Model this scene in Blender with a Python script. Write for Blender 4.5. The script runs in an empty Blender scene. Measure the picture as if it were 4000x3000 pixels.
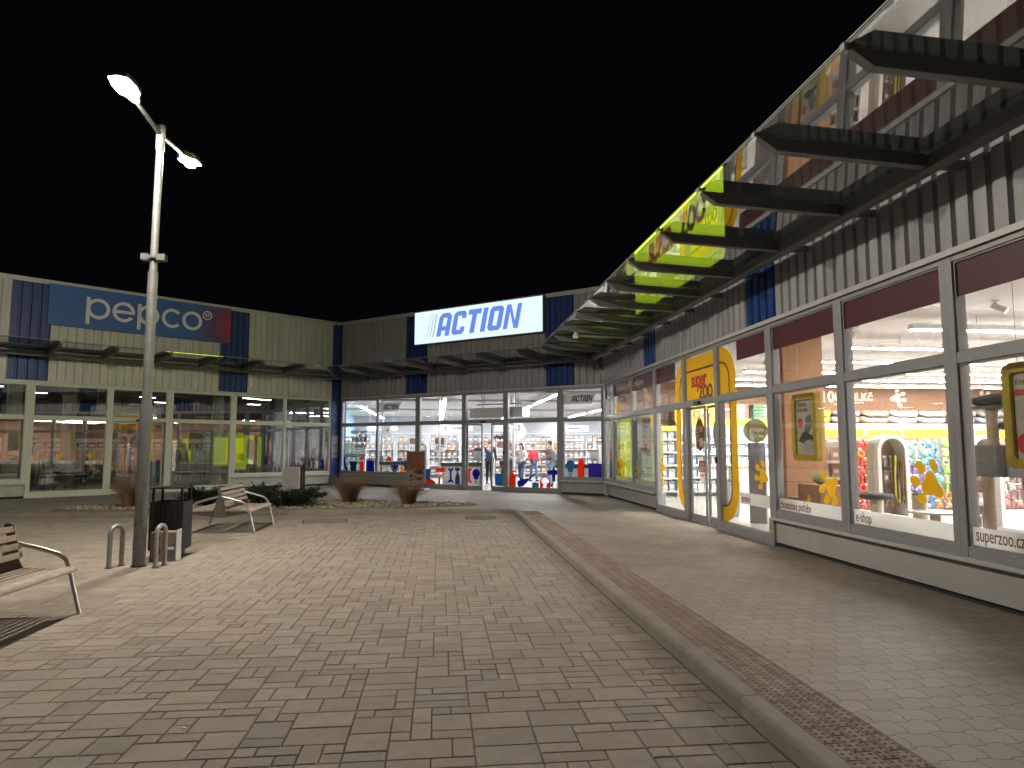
import bpy, bmesh, math, random
from mathutils import Vector, Matrix, noise
PI = math.pi
random.seed(7)
SC = bpy.context.scene
COL = SC.collection
def rad(a): return math.radians(a)

# ------------------------------------------------------------------ materials
def mat(name, col, rough=0.6, metal=0.0, spec=0.5, var=0.0, vscale=6.0, bump=0.0, bscale=40.0,
        emit=None, estr=0.0, attr=None, trans=0.0, coat=0.0, stretch=None, stain=0.0, sscale=1.3):
    m = bpy.data.materials.new(name); m.use_nodes = True
    nt = m.node_tree; N = nt.nodes; L = nt.links
    b = N['Principled BSDF']; out = N['Material Output']
    c = (col[0], col[1], col[2], 1)
    b.inputs['Base Color'].default_value = c
    b.inputs['Roughness'].default_value = rough
    b.inputs['Metallic'].default_value = metal
    b.inputs['Specular IOR Level'].default_value = spec
    b.inputs['Coat Weight'].default_value = coat
    last = None
    if var > 0 or bump > 0 or stain > 0:
        tc = N.new('ShaderNodeTexCoord')
    if var > 0:
        n = N.new('ShaderNodeTexNoise'); n.inputs['Scale'].default_value = vscale
        n.inputs['Detail'].default_value = 6; n.inputs['Roughness'].default_value = 0.65
        if stretch:
            mp = N.new('ShaderNodeMapping'); mp.inputs['Scale'].default_value = stretch; L.new(tc.outputs['Object'], mp.inputs[0]); L.new(mp.outputs[0], n.inputs['Vector'])
        else: L.new(tc.outputs['Object'], n.inputs['Vector'])
        r = N.new('ShaderNodeMapRange'); r.inputs[1].default_value = 0.25; r.inputs[2].default_value = 0.75
        r.inputs[3].default_value = 1 - var; r.inputs[4].default_value = 1 + var
        L.new(n.outputs['Fac'], r.inputs[0])
        mx = N.new('ShaderNodeMix'); mx.data_type = 'RGBA'; mx.blend_type = 'MULTIPLY'
        mx.inputs[0].default_value = 1; mx.inputs[6].default_value = c
        L.new(r.outputs[0], mx.inputs[7]); last = mx.outputs[2]
        rr = N.new('ShaderNodeMapRange'); rr.inputs[3].default_value = max(0.02, rough - 0.12); rr.inputs[4].default_value = min(1, rough + 0.12)
        L.new(n.outputs['Fac'], rr.inputs[0]); L.new(rr.outputs[0], b.inputs['Roughness'])
    if attr:
        a = N.new('ShaderNodeAttribute'); a.attribute_name = attr
        mx = N.new('ShaderNodeMix'); mx.data_type = 'RGBA'; mx.blend_type = 'MULTIPLY'
        mx.inputs[0].default_value = 1
        if last: L.new(last, mx.inputs[6])
        else: mx.inputs[6].default_value = c
        L.new(a.outputs['Color'], mx.inputs[7]); last = mx.outputs[2]
    if stain > 0:      # irregular darker blotches and specks
        for sc, lo, hi, k in ((sscale, 0.56, 0.74, stain), (sscale*14, 0.66, 0.74, stain*0.8)):
            n3 = N.new('ShaderNodeTexNoise'); n3.inputs['Scale'].default_value = sc; n3.inputs['Detail'].default_value = 5; n3.inputs['Roughness'].default_value = 0.6
            L.new(tc.outputs['Object'], n3.inputs['Vector'])
            r3 = N.new('ShaderNodeMapRange'); r3.inputs[1].default_value = lo; r3.inputs[2].default_value = hi; r3.inputs[3].default_value = 1; r3.inputs[4].default_value = 1 - k
            L.new(n3.outputs['Fac'], r3.inputs[0])
            m3 = N.new('ShaderNodeMix'); m3.data_type = 'RGBA'; m3.blend_type = 'MULTIPLY'; m3.inputs[0].default_value = 1
            if last: L.new(last, m3.inputs[6])
            else: m3.inputs[6].default_value = c
            L.new(r3.outputs[0], m3.inputs[7]); last = m3.outputs[2]
    if last: L.new(last, b.inputs['Base Color'])
    if bump > 0:
        n2 = N.new('ShaderNodeTexNoise'); n2.inputs['Scale'].default_value = bscale; n2.inputs['Detail'].default_value = 8
        L.new(tc.outputs['Object'], n2.inputs['Vector'])
        bp = N.new('ShaderNodeBump'); bp.inputs['Strength'].default_value = bump; bp.inputs['Distance'].default_value = 0.01
        L.new(n2.outputs['Fac'], bp.inputs['Height']); L.new(bp.outputs['Normal'], b.inputs['Normal'])
    if emit:
        b.inputs['Emission Color'].default_value = (emit[0], emit[1], emit[2], 1)
        b.inputs['Emission Strength'].default_value = estr
    if trans > 0:
        t = N.new('ShaderNodeBsdfTranslucent'); t.inputs['Color'].default_value = c
        if last: L.new(last, t.inputs['Color'])
        ms = N.new('ShaderNodeMixShader'); ms.inputs[0].default_value = trans
        L.new(b.outputs[0], ms.inputs[1]); L.new(t.outputs[0], ms.inputs[2]); L.new(ms.outputs[0], out.inputs['Surface'])
    return m

def glass_mat(name, tint=(0.96, 0.98, 0.97), f0=0.05, grime=0.02, fpow=5.0):
    m = bpy.data.materials.new(name); m.use_nodes = True
    nt = m.node_tree; N = nt.nodes; L = nt.links; N.remove(N['Principled BSDF'])
    out = N['Material Output']
    g = N.new('ShaderNodeNewGeometry')
    d = N.new('ShaderNodeVectorMath'); d.operation = 'DOT_PRODUCT'
    L.new(g.outputs['Normal'], d.inputs[0]); L.new(g.outputs['Incoming'], d.inputs[1])
    a = N.new('ShaderNodeMath'); a.operation = 'ABSOLUTE'; L.new(d.outputs['Value'], a.inputs[0])
    s = N.new('ShaderNodeMath'); s.operation = 'SUBTRACT'; s.inputs[0].default_value = 1; L.new(a.outputs[0], s.inputs[1])
    p = N.new('ShaderNodeMath'); p.operation = 'POWER'; p.inputs[1].default_value = fpow; L.new(s.outputs[0], p.inputs[0])
    k = N.new('ShaderNodeMath'); k.operation = 'MULTIPLY_ADD'; k.inputs[1].default_value = 1 - f0; k.inputs[2].default_value = f0
    L.new(p.outputs[0], k.inputs[0])
    tr = N.new('ShaderNodeBsdfTransparent'); tr.inputs[0].default_value = (*tint, 1)
    gl = N.new('ShaderNodeBsdfGlossy'); gl.inputs['Roughness'].default_value = 0.0; gl.inputs['Color'].default_value = (1, 1, 1, 1)
    ms = N.new('ShaderNodeMixShader'); L.new(k.outputs[0], ms.inputs[0]); L.new(tr.outputs[0], ms.inputs[1]); L.new(gl.outputs[0], ms.inputs[2])
    df = N.new('ShaderNodeBsdfDiffuse'); df.inputs[0].default_value = (0.5, 0.5, 0.48, 1)
    tc = N.new('ShaderNodeTexCoord'); n = N.new('ShaderNodeTexNoise'); n.inputs['Scale'].default_value = 3; n.inputs['Detail'].default_value = 6
    L.new(tc.outputs['Object'], n.inputs['Vector'])
    r = N.new('ShaderNodeMapRange'); r.inputs[1].default_value = 0.4; r.inputs[2].default_value = 0.8; r.inputs[3].default_value = 0; r.inputs[4].default_value = grime
    L.new(n.outputs['Fac'], r.inputs[0])
    m2 = N.new('ShaderNodeMixShader'); L.new(r.outputs[0], m2.inputs[0]); L.new(ms.outputs[0], m2.inputs[1]); L.new(df.outputs[0], m2.inputs[2])
    L.new(m2.outputs[0], out.inputs['Surface'])
    return m

def emit_mat(name, col, s):
    m = bpy.data.materials.new(name); m.use_nodes = True
    nt = m.node_tree; nt.nodes.remove(nt.nodes['Principled BSDF'])
    e = nt.nodes.new('ShaderNodeEmission'); e.inputs[0].default_value = (*col, 1); e.inputs[1].default_value = s
    nt.links.new(e.outputs[0], nt.nodes['Material Output'].inputs['Surface'])
    return m

# ------------------------------------------------------------------ mesh builder
class MB:
    def __init__(s): s.v = []; s.f = []; s.mi = []; s.tone = []; s.cur = 0; s.t = None; s.smooth = []
    def add(s, vs, fs, sm=False):
        o = len(s.v); s.v.extend(tuple(p) for p in vs)
        for f in fs:
            s.f.append(tuple(i + o for i in f)); s.mi.append(s.cur); s.smooth.append(sm); s.tone.append(s.t or (1, 1, 1))
    def box(s, x0, x1, y0, y1, z0, z1):
        s.add([(x0,y0,z0),(x1,y0,z0),(x1,y1,z0),(x0,y1,z0),(x0,y0,z1),(x1,y0,z1),(x1,y1,z1),(x0,y1,z1)],
              [(0,3,2,1),(4,5,6,7),(0,1,5,4),(1,2,6,5),(2,3,7,6),(3,0,4,7)])
    def obox(s, c, sx, sy, sz, rz=0, rx=0, ry=0):
        M = Matrix.Translation(c) @ Matrix.Rotation(rz, 4, 'Z') @ Matrix.Rotation(ry, 4, 'Y') @ Matrix.Rotation(rx, 4, 'X')
        P = [M @ Vector((a*sx/2, b*sy/2, d*sz/2)) for d in (-1,1) for a, b in ((-1,-1),(1,-1),(1,1),(-1,1))]
        s.add(P, [(0,3,2,1),(4,5,6,7),(0,1,5,4),(1,2,6,5),(2,3,7,6),(3,0,4,7)])
    def tube(s, pts, r, n=10, cap=True, closed=False):
        pts = [Vector(p) for p in pts]; k = len(pts)
        rs = r if isinstance(r, (list, tuple)) else [r]*k
        rings = []; up = None
        for i, p in enumerate(pts):
            if closed: d = pts[(i+1) % k] - pts[i-1]
            else: d = pts[min(i+1, k-1)] - pts[max(i-1, 0)]
            d.normalize()
            if up is None: up = Vector((0,0,1)) if abs(d.z) < 0.9 else Vector((1,0,0))
            a = d.cross(up)
            if a.length < 1e-4: a = d.cross(Vector((0,1,0)))
            a.normalize(); b = a.cross(d); up = b
            rings.append([p + (a*math.cos(2*PI*j/n) + b*math.sin(2*PI*j/n))*rs[i] for j in range(n)])
        V = [q for R in rings for q in R]; F = []
        for i in range(k if closed else k-1):
            i2 = (i+1) % k
            for j in range(n):
                F.append((i*n+j, i*n+(j+1) % n, i2*n+(j+1) % n, i2*n+j))
        s.add(V, F, True)
        if cap and not closed:
            s.add(rings[0], [tuple(range(n))]); s.add(rings[-1], [tuple(reversed(range(n)))])
    def cyl(s, p0, p1, r0, r1=None, n=16): s.tube([p0, p1], [r0, r0 if r1 is None else r1], n)
    def prism(s, poly, axis, a0, a1):
        """poly in the two other axes; axis 'x','y','z'"""
        def P(u, v, w): return {'x': (w,u,v), 'y': (u,w,v), 'z': (u,v,w)}[axis]
        n = len(poly)
        V = [P(u, v, a0) for u, v in poly] + [P(u, v, a1) for u, v in poly]
        s.add(V, [tuple(range(n)), tuple(reversed(range(n, 2*n)))] + [(i, i+n, (i+1) % n + n, (i+1) % n) for i in range(n)])
    def ball(s, c, rx, ry=None, rz=None, n=12, m=8, wob=0, seed=0):
        ry = rx if ry is None else ry; rz = rx if rz is None else rz
        V = []
        for i in range(m+1):
            t = PI*i/m
            for j in range(n):
                a = 2*PI*j/n
                d = Vector((math.sin(t)*math.cos(a), math.sin(t)*math.sin(a), math.cos(t)))
                w = 1 + (wob*noise.noise(d*2 + Vector((seed*3.1, seed, 0))) if wob else 0)
                V.append((c[0]+d.x*rx*w, c[1]+d.y*ry*w, c[2]+d.z*rz*w))
        F = [(i*n+j, (i+1)*n+j, (i+1)*n+(j+1) % n, i*n+(j+1) % n) for i in range(m) for j in range(n)]
        s.add(V, F, True)
    def mesh(s, name, mats):
        me = bpy.data.meshes.new(name); me.from_pydata(s.v, [], s.f); me.update()
        for m in (mats if isinstance(mats, (list, tuple)) else [mats]): me.materials.append(m)
        me.polygons.foreach_set('material_index', s.mi); me.polygons.foreach_set('use_smooth', s.smooth)
        if any(t != (1, 1, 1) for t in s.tone):
            at = me.color_attributes.new('tone', 'FLOAT_COLOR', 'CORNER')
            buf = []
            for p, t in zip(me.polygons, s.tone): buf.extend([t[0], t[1], t[2], 1.0]*p.loop_total)
            at.data.foreach_set('color', buf)
        bm = bmesh.new(); bm.from_mesh(me); bmesh.ops.recalc_face_normals(bm, faces=bm.faces); bm.to_mesh(me); bm.free()
        return me
    def build(s, name, mats, parent=None, bevel=0):
        o = bpy.data.objects.new(name, s.mesh(name, mats)); COL.objects.link(o)
        if parent: o.parent = parent
        if bevel:
            b = o.modifiers.new('bevel', 'BEVEL'); b.width = bevel; b.segments = 2; b.limit_method = 'ANGLE'
        return o

class Frame:
    def __init__(s, o, ang): s.o = Vector(o); s.a = ang
    def w(s, x, y, z=0):
        c, n = math.cos(s.a), math.sin(s.a)
        return Vector((s.o.x + x*c - y*n, s.o.y + x*n + y*c, s.o.z + z))
WORLD = Frame((0,0,0), 0)
ZOO = Frame((5.30, 21.35, 0), -PI/2)
CEN = Frame((-4.163, 29.008, 0), math.atan2(21.35-29.008, 5.30+4.163))
PEP = Frame((-4.163, 29.008, 0), math.atan2(0.6309, 0.7758))
CLEN = math.hypot(9.463, 7.658)

def tag(o, label, cat, group=None, kind=None):
    if label: o['label'] = label
    if cat: o['category'] = cat
    if group: o['group'] = group
    if kind: o['kind'] = kind
    return o
def empty(name, label, cat, fr=WORLD, loc=(0,0,0), rz=0, group=None):
    o = bpy.data.objects.new(name, None); COL.objects.link(o); o.empty_display_size = 0.2
    o.location = fr.w(*loc); o.rotation_euler = (0, 0, fr.a + rz)
    return tag(o, label, cat, group)
def place(o, label, cat, fr=WORLD, loc=(0,0,0), rz=0, group=None):
    o.location = fr.w(*loc); o.rotation_euler = (0, 0, fr.a + rz)
    return tag(o, label, cat, group)
def struct(o): o['kind'] = 'structure'; return o
def dup(o, parent=None):
    c = o.copy(); COL.objects.link(c)
    if parent: c.parent = parent
    for ch in list(o.children): dup(ch, c)
    return c

FONT = {}
def text(name, body, size, m, parent=None, loc=(0,0,0), rot=(PI/2,0,0), ext=0.004, bold=0.0, shear=0.0, sx=1.0, align='CENTER', spacing=1.0):
    cu = bpy.data.curves.new('txt', 'FONT'); cu.body = body; cu.size = size; cu.extrude = ext; cu.offset = bold; cu.shear = shear
    cu.align_x = align; cu.align_y = 'CENTER'; cu.resolution_u = 3; cu.space_character = spacing
    t = bpy.data.objects.new('txt', cu); COL.objects.link(t)
    bpy.context.view_layer.update()
    dg = bpy.context.evaluated_depsgraph_get()
    me = bpy.data.meshes.new_from_object(t.evaluated_get(dg)); me.name = name
    bpy.data.objects.remove(t); bpy.data.curves.remove(cu)
    if sx != 1.0:
        for v in me.vertices: v.co.x *= sx
    me.materials.clear(); me.materials.append(m)
    o = bpy.data.objects.new(name, me); COL.objects.link(o)
    if parent: o.parent = parent
    o.location = loc; o.rotation_euler = rot
    return o
def arc(cx, cy, r, a0, a1, n, ry=None):
    ry = r if ry is None else ry
    return [(cx + r*math.cos(rad(a0 + (a1-a0)*i/n)), cy + ry*math.sin(rad(a0 + (a1-a0)*i/n))) for i in range(n+1)]
def rrect(x0, x1, y0, y1, r, n=5):
    return arc(x1-r, y1-r, r, 0, 90, n) + arc(x0+r, y1-r, r, 90, 180, n) + arc(x0+r, y0+r, r, 180, 270, n) + arc(x1-r, y0+r, r, 270, 360, n)

# ------------------------------------------------------------------ palette
M = {}
M['frame'] = mat('window_frame_aluminium', (0.34, 0.35, 0.36), 0.45, 0.25, var=0.06, vscale=3)
M['frame_p'] = mat('window_frame_pale', (0.66, 0.68, 0.58), 0.5, 0.0, var=0.06, vscale=3)
M['plinth'] = mat('grey_plinth_render', (0.42, 0.41, 0.39), 0.85, var=0.13, vscale=2.2, bump=0.15, bscale=60)
M['plinth_p'] = mat('pale_plinth_render', (0.52, 0.55, 0.47), 0.85, var=0.13, vscale=2.2, bump=0.15, bscale=60)
M['clad'] = mat('grey_trapezoid_sheet', (0.36, 0.36, 0.375), 0.45, 0.1, var=0.22, vscale=1.0, stretch=(5, 5, 0.55))
M['clad_p'] = mat('pale_trapezoid_sheet', (0.62, 0.62, 0.59), 0.45, 0.05, var=0.2, vscale=1.0, stretch=(5, 5, 0.55))
M['clad_blue'] = mat('blue_trapezoid_sheet', (0.020, 0.055, 0.21), 0.42, 0.1, var=0.15, vscale=1.4)
M['trim'] = mat('roof_edge_trim', (0.56, 0.56, 0.55), 0.45, 0.2, var=0.08)
M['steel'] = mat('galvanised_steel', (0.33, 0.34, 0.335), 0.5, 0.6, var=0.22, vscale=14, bump=0.05)
M['dark_steel'] = mat('painted_canopy_steel', (0.16, 0.165, 0.16), 0.5, 0.2, var=0.15, vscale=4)
M['glass'] = glass_mat('window_glass', (0.985, 0.98, 0.97), 0.045)
M['glass_p'] = glass_mat('reflective_window_glass', (0.86, 0.89, 0.87), 0.25)
M['canopy_glass'] = glass_mat('canopy_glass', (0.42, 0.46, 0.43), 0.34, 0.03, 4.0)
M['white'] = mat('white_paint', (0.8, 0.8, 0.79), 0.7, var=0.03)
M['white_gloss'] = mat('white_lacquer', (0.66, 0.655, 0.64), 0.35, var=0.03)
M['ceiling'] = mat('white_ceiling', (0.54, 0.525, 0.51), 0.9, var=0.03)
M['black'] = mat('black_plastic', (0.02, 0.02, 0.022), 0.45)
M['rubber'] = mat('dark_rubber', (0.03, 0.03, 0.03), 0.8)
M['floor'] = mat('shop_floor_tiles', (0.40, 0.385, 0.37), 0.3, var=0.05)
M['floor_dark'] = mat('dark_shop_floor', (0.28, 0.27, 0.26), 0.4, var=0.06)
M['brown_wall'] = mat('brown_shop_wall', (0.155, 0.085, 0.048), 0.8, var=0.06)
M['orange_wall'] = mat('terracotta_paint', (0.33, 0.165, 0.085), 0.8, var=0.06)
M['cream'] = mat('cream_print', (0.72, 0.58, 0.45), 0.7)
M['ltblue_wall'] = mat('light_blue_wall', (0.35, 0.55, 0.70), 0.8, var=0.05)
M['grey_wall'] = mat('grey_shop_wall', (0.42, 0.43, 0.46), 0.8, var=0.04)
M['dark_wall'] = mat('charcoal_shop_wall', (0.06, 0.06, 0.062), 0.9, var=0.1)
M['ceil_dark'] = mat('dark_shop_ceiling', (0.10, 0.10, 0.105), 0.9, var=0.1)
M['maroon'] = mat('maroon_window_film', (0.085, 0.02, 0.028), 0.5, var=0.05, trans=0.0)
M['yellow_film'] = mat('yellow_window_film', (0.82, 0.60, 0.025), 0.5, var=0.03, trans=0.5)
M['yellow_line'] = mat('dark_film_line', (0.10, 0.04, 0.02), 0.5)
M['white_film'] = mat('frosted_window_film', (0.88, 0.88, 0.86), 0.6, var=0.02, trans=0.72)
M['yellow'] = mat('yellow_print', (0.82, 0.58, 0.02), 0.5, var=0.03)
M['lime'] = mat('lime_print', (0.72, 0.80, 0.03), 0.5, var=0.03, trans=0.6)
M['red'] = mat('red_print', (0.55, 0.04, 0.03), 0.5)
M['brown_ink'] = mat('brown_print', (0.16, 0.05, 0.03), 0.5)
M['grey_ink'] = mat('grey_print', (0.10, 0.11, 0.12), 0.6)
M['tube'] = emit_mat('fluorescent_tube', (1.0, 0.96, 0.905), 155)
M['tube_a'] = emit_mat('led_tube_cool', (0.95, 0.97, 1.0), 175)
M['spot_glow'] = emit_mat('spot_lens', (1.0, 0.95, 0.88), 40)
M['shelf_glow'] = emit_mat('lit_shelf_panel', (0.96, 0.98, 1.0), 1.1)
LAMP = 3150
# ------------------------------------------------------------------ ground, paving, kerb
def flat(poly, z, name, m):
    b = MB(); b.prism(poly, 'z', z-0.02, z); return b.build(name, m)
M['asphalt'] = mat('asphalt', (0.05, 0.05, 0.05), 0.9, var=0.25, vscale=0.6, bump=0.3)
M['joint'] = mat('joint_sand', (0.125, 0.105, 0.082), 0.95, var=0.3, vscale=9, bump=0.4, bscale=150)
M['paver'] = mat('concrete_paver', (0.325, 0.283, 0.235), 0.8, var=0.17, vscale=7, bump=0.35, bscale=160, attr='tone', stain=0.22, sscale=0.9)
M['edging'] = mat('edging_concrete', (0.24, 0.215, 0.18), 0.85, var=0.16, vscale=5, bump=0.35)
M['cover'] = mat('paved_cover', (0.245, 0.205, 0.160), 0.8, var=0.15, vscale=7, bump=0.35)
M['kerb'] = mat('kerb_concrete', (0.27, 0.245, 0.205), 0.85, var=0.16, vscale=5, bump=0.35, bscale=130, attr='tone', stain=0.3, sscale=2.0)
M['tactile'] = mat('tactile_paver', (0.30, 0.235, 0.195), 0.8, var=0.18, vscale=8, bump=0.3, bscale=150, attr='tone')
b = MB(); b.box(-160, 160, -120, 240, -0.5, -0.012); g = b.build('ground', M['asphalt']); struct(g)
b = MB(); b.box(-26, 2.05, -8, 17.35, -0.2, -0.008); struct(b.build('plaza_bedding', M['joint']))

def pavers():
    """modular paving: 12 cm module, stones of 1x1 .. 3x2 modules, one chamfered block each"""
    rng = random.Random(3)
    b = MB(); U = 0.118; NX, NY = 150, 142; X0 = 1.865; Y0 = 0.5
    used = [[False]*NX for _ in range(NY)]
    sizes = [(2,2,24),(3,2,16),(2,1,22),(1,1,10),(3,1,10),(1,2,6)]
    for j in range(NY):
        for i in range(NX):
            if used[j][i]: continue
            x = X0 - (i+0.5)*U; y = Y0 + j*U
            opts = []
            for w, h, p in sizes:
                if i+w > NX or j+h > NY: continue
                if any(used[j+q][i+k] for q in range(h) for k in range(w)): continue
                opts.append((w, h, p))
            t = rng.random()*sum(o[2] for o in opts)
            for w, h, p in opts:
                t -= p
                if t <= 0: break
            for q in range(h):
                for k in range(w): used[j+q][i+k] = True
            yc = y + h*U/2; xc = X0 - (i + w/2)*U
            # keep what this place could be seen from: a generous wedge round the view
            if abs(math.atan2(xc, yc+1.2) - rad(2)) > rad(52) or xc < -13.5: continue
            x1 = X0 - i*U; x0 = x1 - w*U; y0 = y; y1 = y + h*U
            gp = 0.0036; c = 0.005; dz = rng.uniform(-0.0015, 0.0015)
            tn = rng.uniform(0.88, 1.1) * (0.84 if rng.random() < 0.05 else 1); wm = rng.uniform(-0.035, 0.035)
            b.t = (tn*(1+wm), tn, tn*(1-wm))
            V = []
            for z, e in ((-0.01, 0), (-c+dz, 0), (dz, c)):
                V += [(x0+gp+e, y0+gp+e, z), (x1-gp-e, y0+gp+e, z), (x1-gp-e, y1-gp-e, z), (x0+gp+e, y1-gp-e, z)]
            F = [(8,9,10,11)] + [(q*4+k, q*4+(k+1) % 4, q*4+4+(k+1) % 4, q*4+4+k) for q in range(2) for k in range(4)]
            b.add(V, F)
    b.t = None
    return b.build('plaza_paving', M['paver'])
struct(pavers())

# pavement in front of the shops: interlocking pavers with wavy joints
def pavement_mat():
    m = bpy.data.materials.new('interlocking_pavement'); m.use_nodes = True
    nt = m.node_tree; N = nt.nodes; L = nt.links; bs = N['Principled BSDF']
    tc = N.new('ShaderNodeTexCoord'); sp = N.new('ShaderNodeSeparateXYZ'); L.new(tc.outputs['Object'], sp.inputs[0])
    def mth(op, a, b=None, c=None):
        n = N.new('ShaderNodeMath'); n.operation = op
        for k, v in enumerate((a, b, c)):
            if v is None: continue
            if hasattr(v, 'links'): L.new(v, n.inputs[k])
            else: n.inputs[k].default_value = v
        return n.outputs[0]
    def zig(v, per, amp):   # flattened zigzag, the edge of an interlocking block
        t = mth('PINGPONG', mth('ADD', v, 500.0), per/2)
        t = mth('SUBTRACT', mth('DIVIDE', t, per/2), 0.5)
        t = mth('MULTIPLY', t, 3.0); t = mth('MINIMUM', mth('MAXIMUM', t, -0.5), 0.5)
        return mth('MULTIPLY', t, amp)
    X, Y = sp.outputs[0], sp.outputs[1]
    RW, RH = 0.198, 0.163
    yy = mth('ADD', Y, zig(X, RW, 0.024))
    row = mth('FLOOR', mth('DIVIDE', yy, RH))
    par = mth('MULTIPLY', mth('MODULO', mth('ADD', row, 2000.0), 2.0), RW/2)
    xx = mth('ADD', mth('ADD', X, par), zig(Y, RH, 0.014))
    fy = mth('PINGPONG', mth('ADD', yy, 1000*RH), RH/2)
    fx = mth('PINGPONG', mth('ADD', xx, 1000*RW), RW/2)
    d = mth('MINIMUM', fx, fy)
    jm = N.new('ShaderNodeMapRange'); jm.inputs[1].default_value = 0.0012; jm.inputs[2].default_value = 0.0048; L.new(d, jm.inputs[0])
    col = mth('FLOOR', mth('DIVIDE', xx, RW))
    wn = N.new('ShaderNodeTexWhiteNoise'); wn.noise_dimensions = '2D'; cb = N.new('ShaderNodeCombineXYZ'); L.new(col, cb.inputs[0]); L.new(row, cb.inputs[1]); L.new(cb.outputs[0], wn.inputs['Vector'])
    n1 = N.new('ShaderNodeTexNoise'); n1.inputs['Scale'].default_value = 0.55; n1.inputs['Detail'].default_value = 7; L.new(tc.outputs['Object'], n1.inputs['Vector'])
    n2 = N.new('ShaderNodeTexNoise'); n2.inputs['Scale'].default_value = 90; n2.inputs['Detail'].default_value = 4; L.new(tc.outputs['Object'], n2.inputs['Vector'])
    t = mth('ADD', mth('MULTIPLY', wn.outputs[0], 0.12), mth('MULTIPLY', n1.outputs[0], 0.75))
    t = mth('ADD', t, mth('MULTIPLY', n2.outputs[0], 0.25))
    ra = N.new('ShaderNodeValToRGB'); ra.color_ramp.elements[0].position = 0.34; ra.color_ramp.elements[0].color = (0.195, 0.165, 0.132, 1)
    ra.color_ramp.elements[1].position = 0.85; ra.color_ramp.elements[1].color = (0.40, 0.345, 0.282, 1); L.new(t, ra.inputs[0])
    mx = N.new('ShaderNodeMix'); mx.data_type = 'RGBA'; mx.inputs[6].default_value = (0.115, 0.10, 0.082, 1); L.new(jm.outputs[0], mx.inputs[0]); L.new(ra.outputs[0], mx.inputs[7])
    L.new(mx.outputs[2], bs.inputs['Base Color']); bs.inputs['Roughness'].default_value = 0.66
    bp = N.new('ShaderNodeBump'); bp.inputs['Strength'].default_value = 0.6; bp.inputs['Distance'].default_value = 0.006
    h = mth('ADD', jm.outputs[0], mth('MULTIPLY', n2.outputs[0], 0.35)); h = mth('ADD', h, mth('MULTIPLY', wn.outputs[0], 0.25))
    L.new(h, bp.inputs['Height']); L.new(bp.outputs[0], bs.inputs['Normal'])
    return m
M['pavement'] = pavement_mat()
Pl = PEP.w(-18, 0.1)
flatpoly = [(2.42, -8), (5.4, -8), (5.4, 21.4), (CEN.w(CLEN, 0.1).x, CEN.w(CLEN, 0.1).y), (PEP.w(0, 0.1).x, PEP.w(0, 0.1).y), (Pl.x, Pl.y), (Pl.x, 17.24), (-3, 17.24), (1.3, 17.29), (1.7, 17.2), (1.9, 17.0), (1.98, 16.6), (2.42, 16.5)]
struct(flat(flatpoly, 0.1, 'pavement', M['pavement']))

# kerb: metre-long stones with a rounded edge, one run towards the viewer, one run to the other side
def kerb():
    b = MB(); rng = random.Random(5)
    prof = [(0, -0.1), (0, 0.072), (0.006, 0.088), (0.02, 0.098), (0.04, 0.1), (0.128, 0.1), (0.128, -0.1)]
    def stone(p0, p1, s, fl=1):
        d = Vector((p1[0]-p0[0], p1[1]-p0[1], 0)); ln = d.length; d.normalize(); n = Vector((d.y, -d.x, 0))*fl
        tn = rng.uniform(0.92, 1.08); b.t = (tn, tn, tn)
        q0 = Vector((p0[0], p0[1], 0)) + d*0.003; q1 = Vector((p1[0], p1[1], 0)) - d*0.003
        V = [q0 + n*u + Vector((0,0,w+s)) for u, w in prof] + [q1 + n*u + Vector((0,0,w+s)) for u, w in prof]
        k = len(prof)
        b.add(V, [tuple(range(k)), tuple(reversed(range(k, 2*k)))] + [(i, i+k, (i+1) % k+k, (i+1) % k) for i in range(k)])
    y = -6.0
    while y < 16.4:
        stone((1.885, y+0.22), (1.885, min(y+1.0, 16.5)+0.22), rng.uniform(0.003, 0.005)); y += 1.0
    c = arc(1.385, 16.72, 0.5, 0, 90, 5)
    for q in range(5): stone(c[q], c[q+1], 0.0045)
    x = 1.385
    pts = []
    while x > -24:
        pts.append((x, 17.22 - (0.014*(1.385-x) if x > -3 else 0.0614) )); x -= 1.0
    for p, q in zip(pts, pts[1:]): stone(p, q, rng.uniform(0.003, 0.005))
    b.t = None
    return b.build('kerb', M['kerb'])
struct(kerb())

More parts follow.
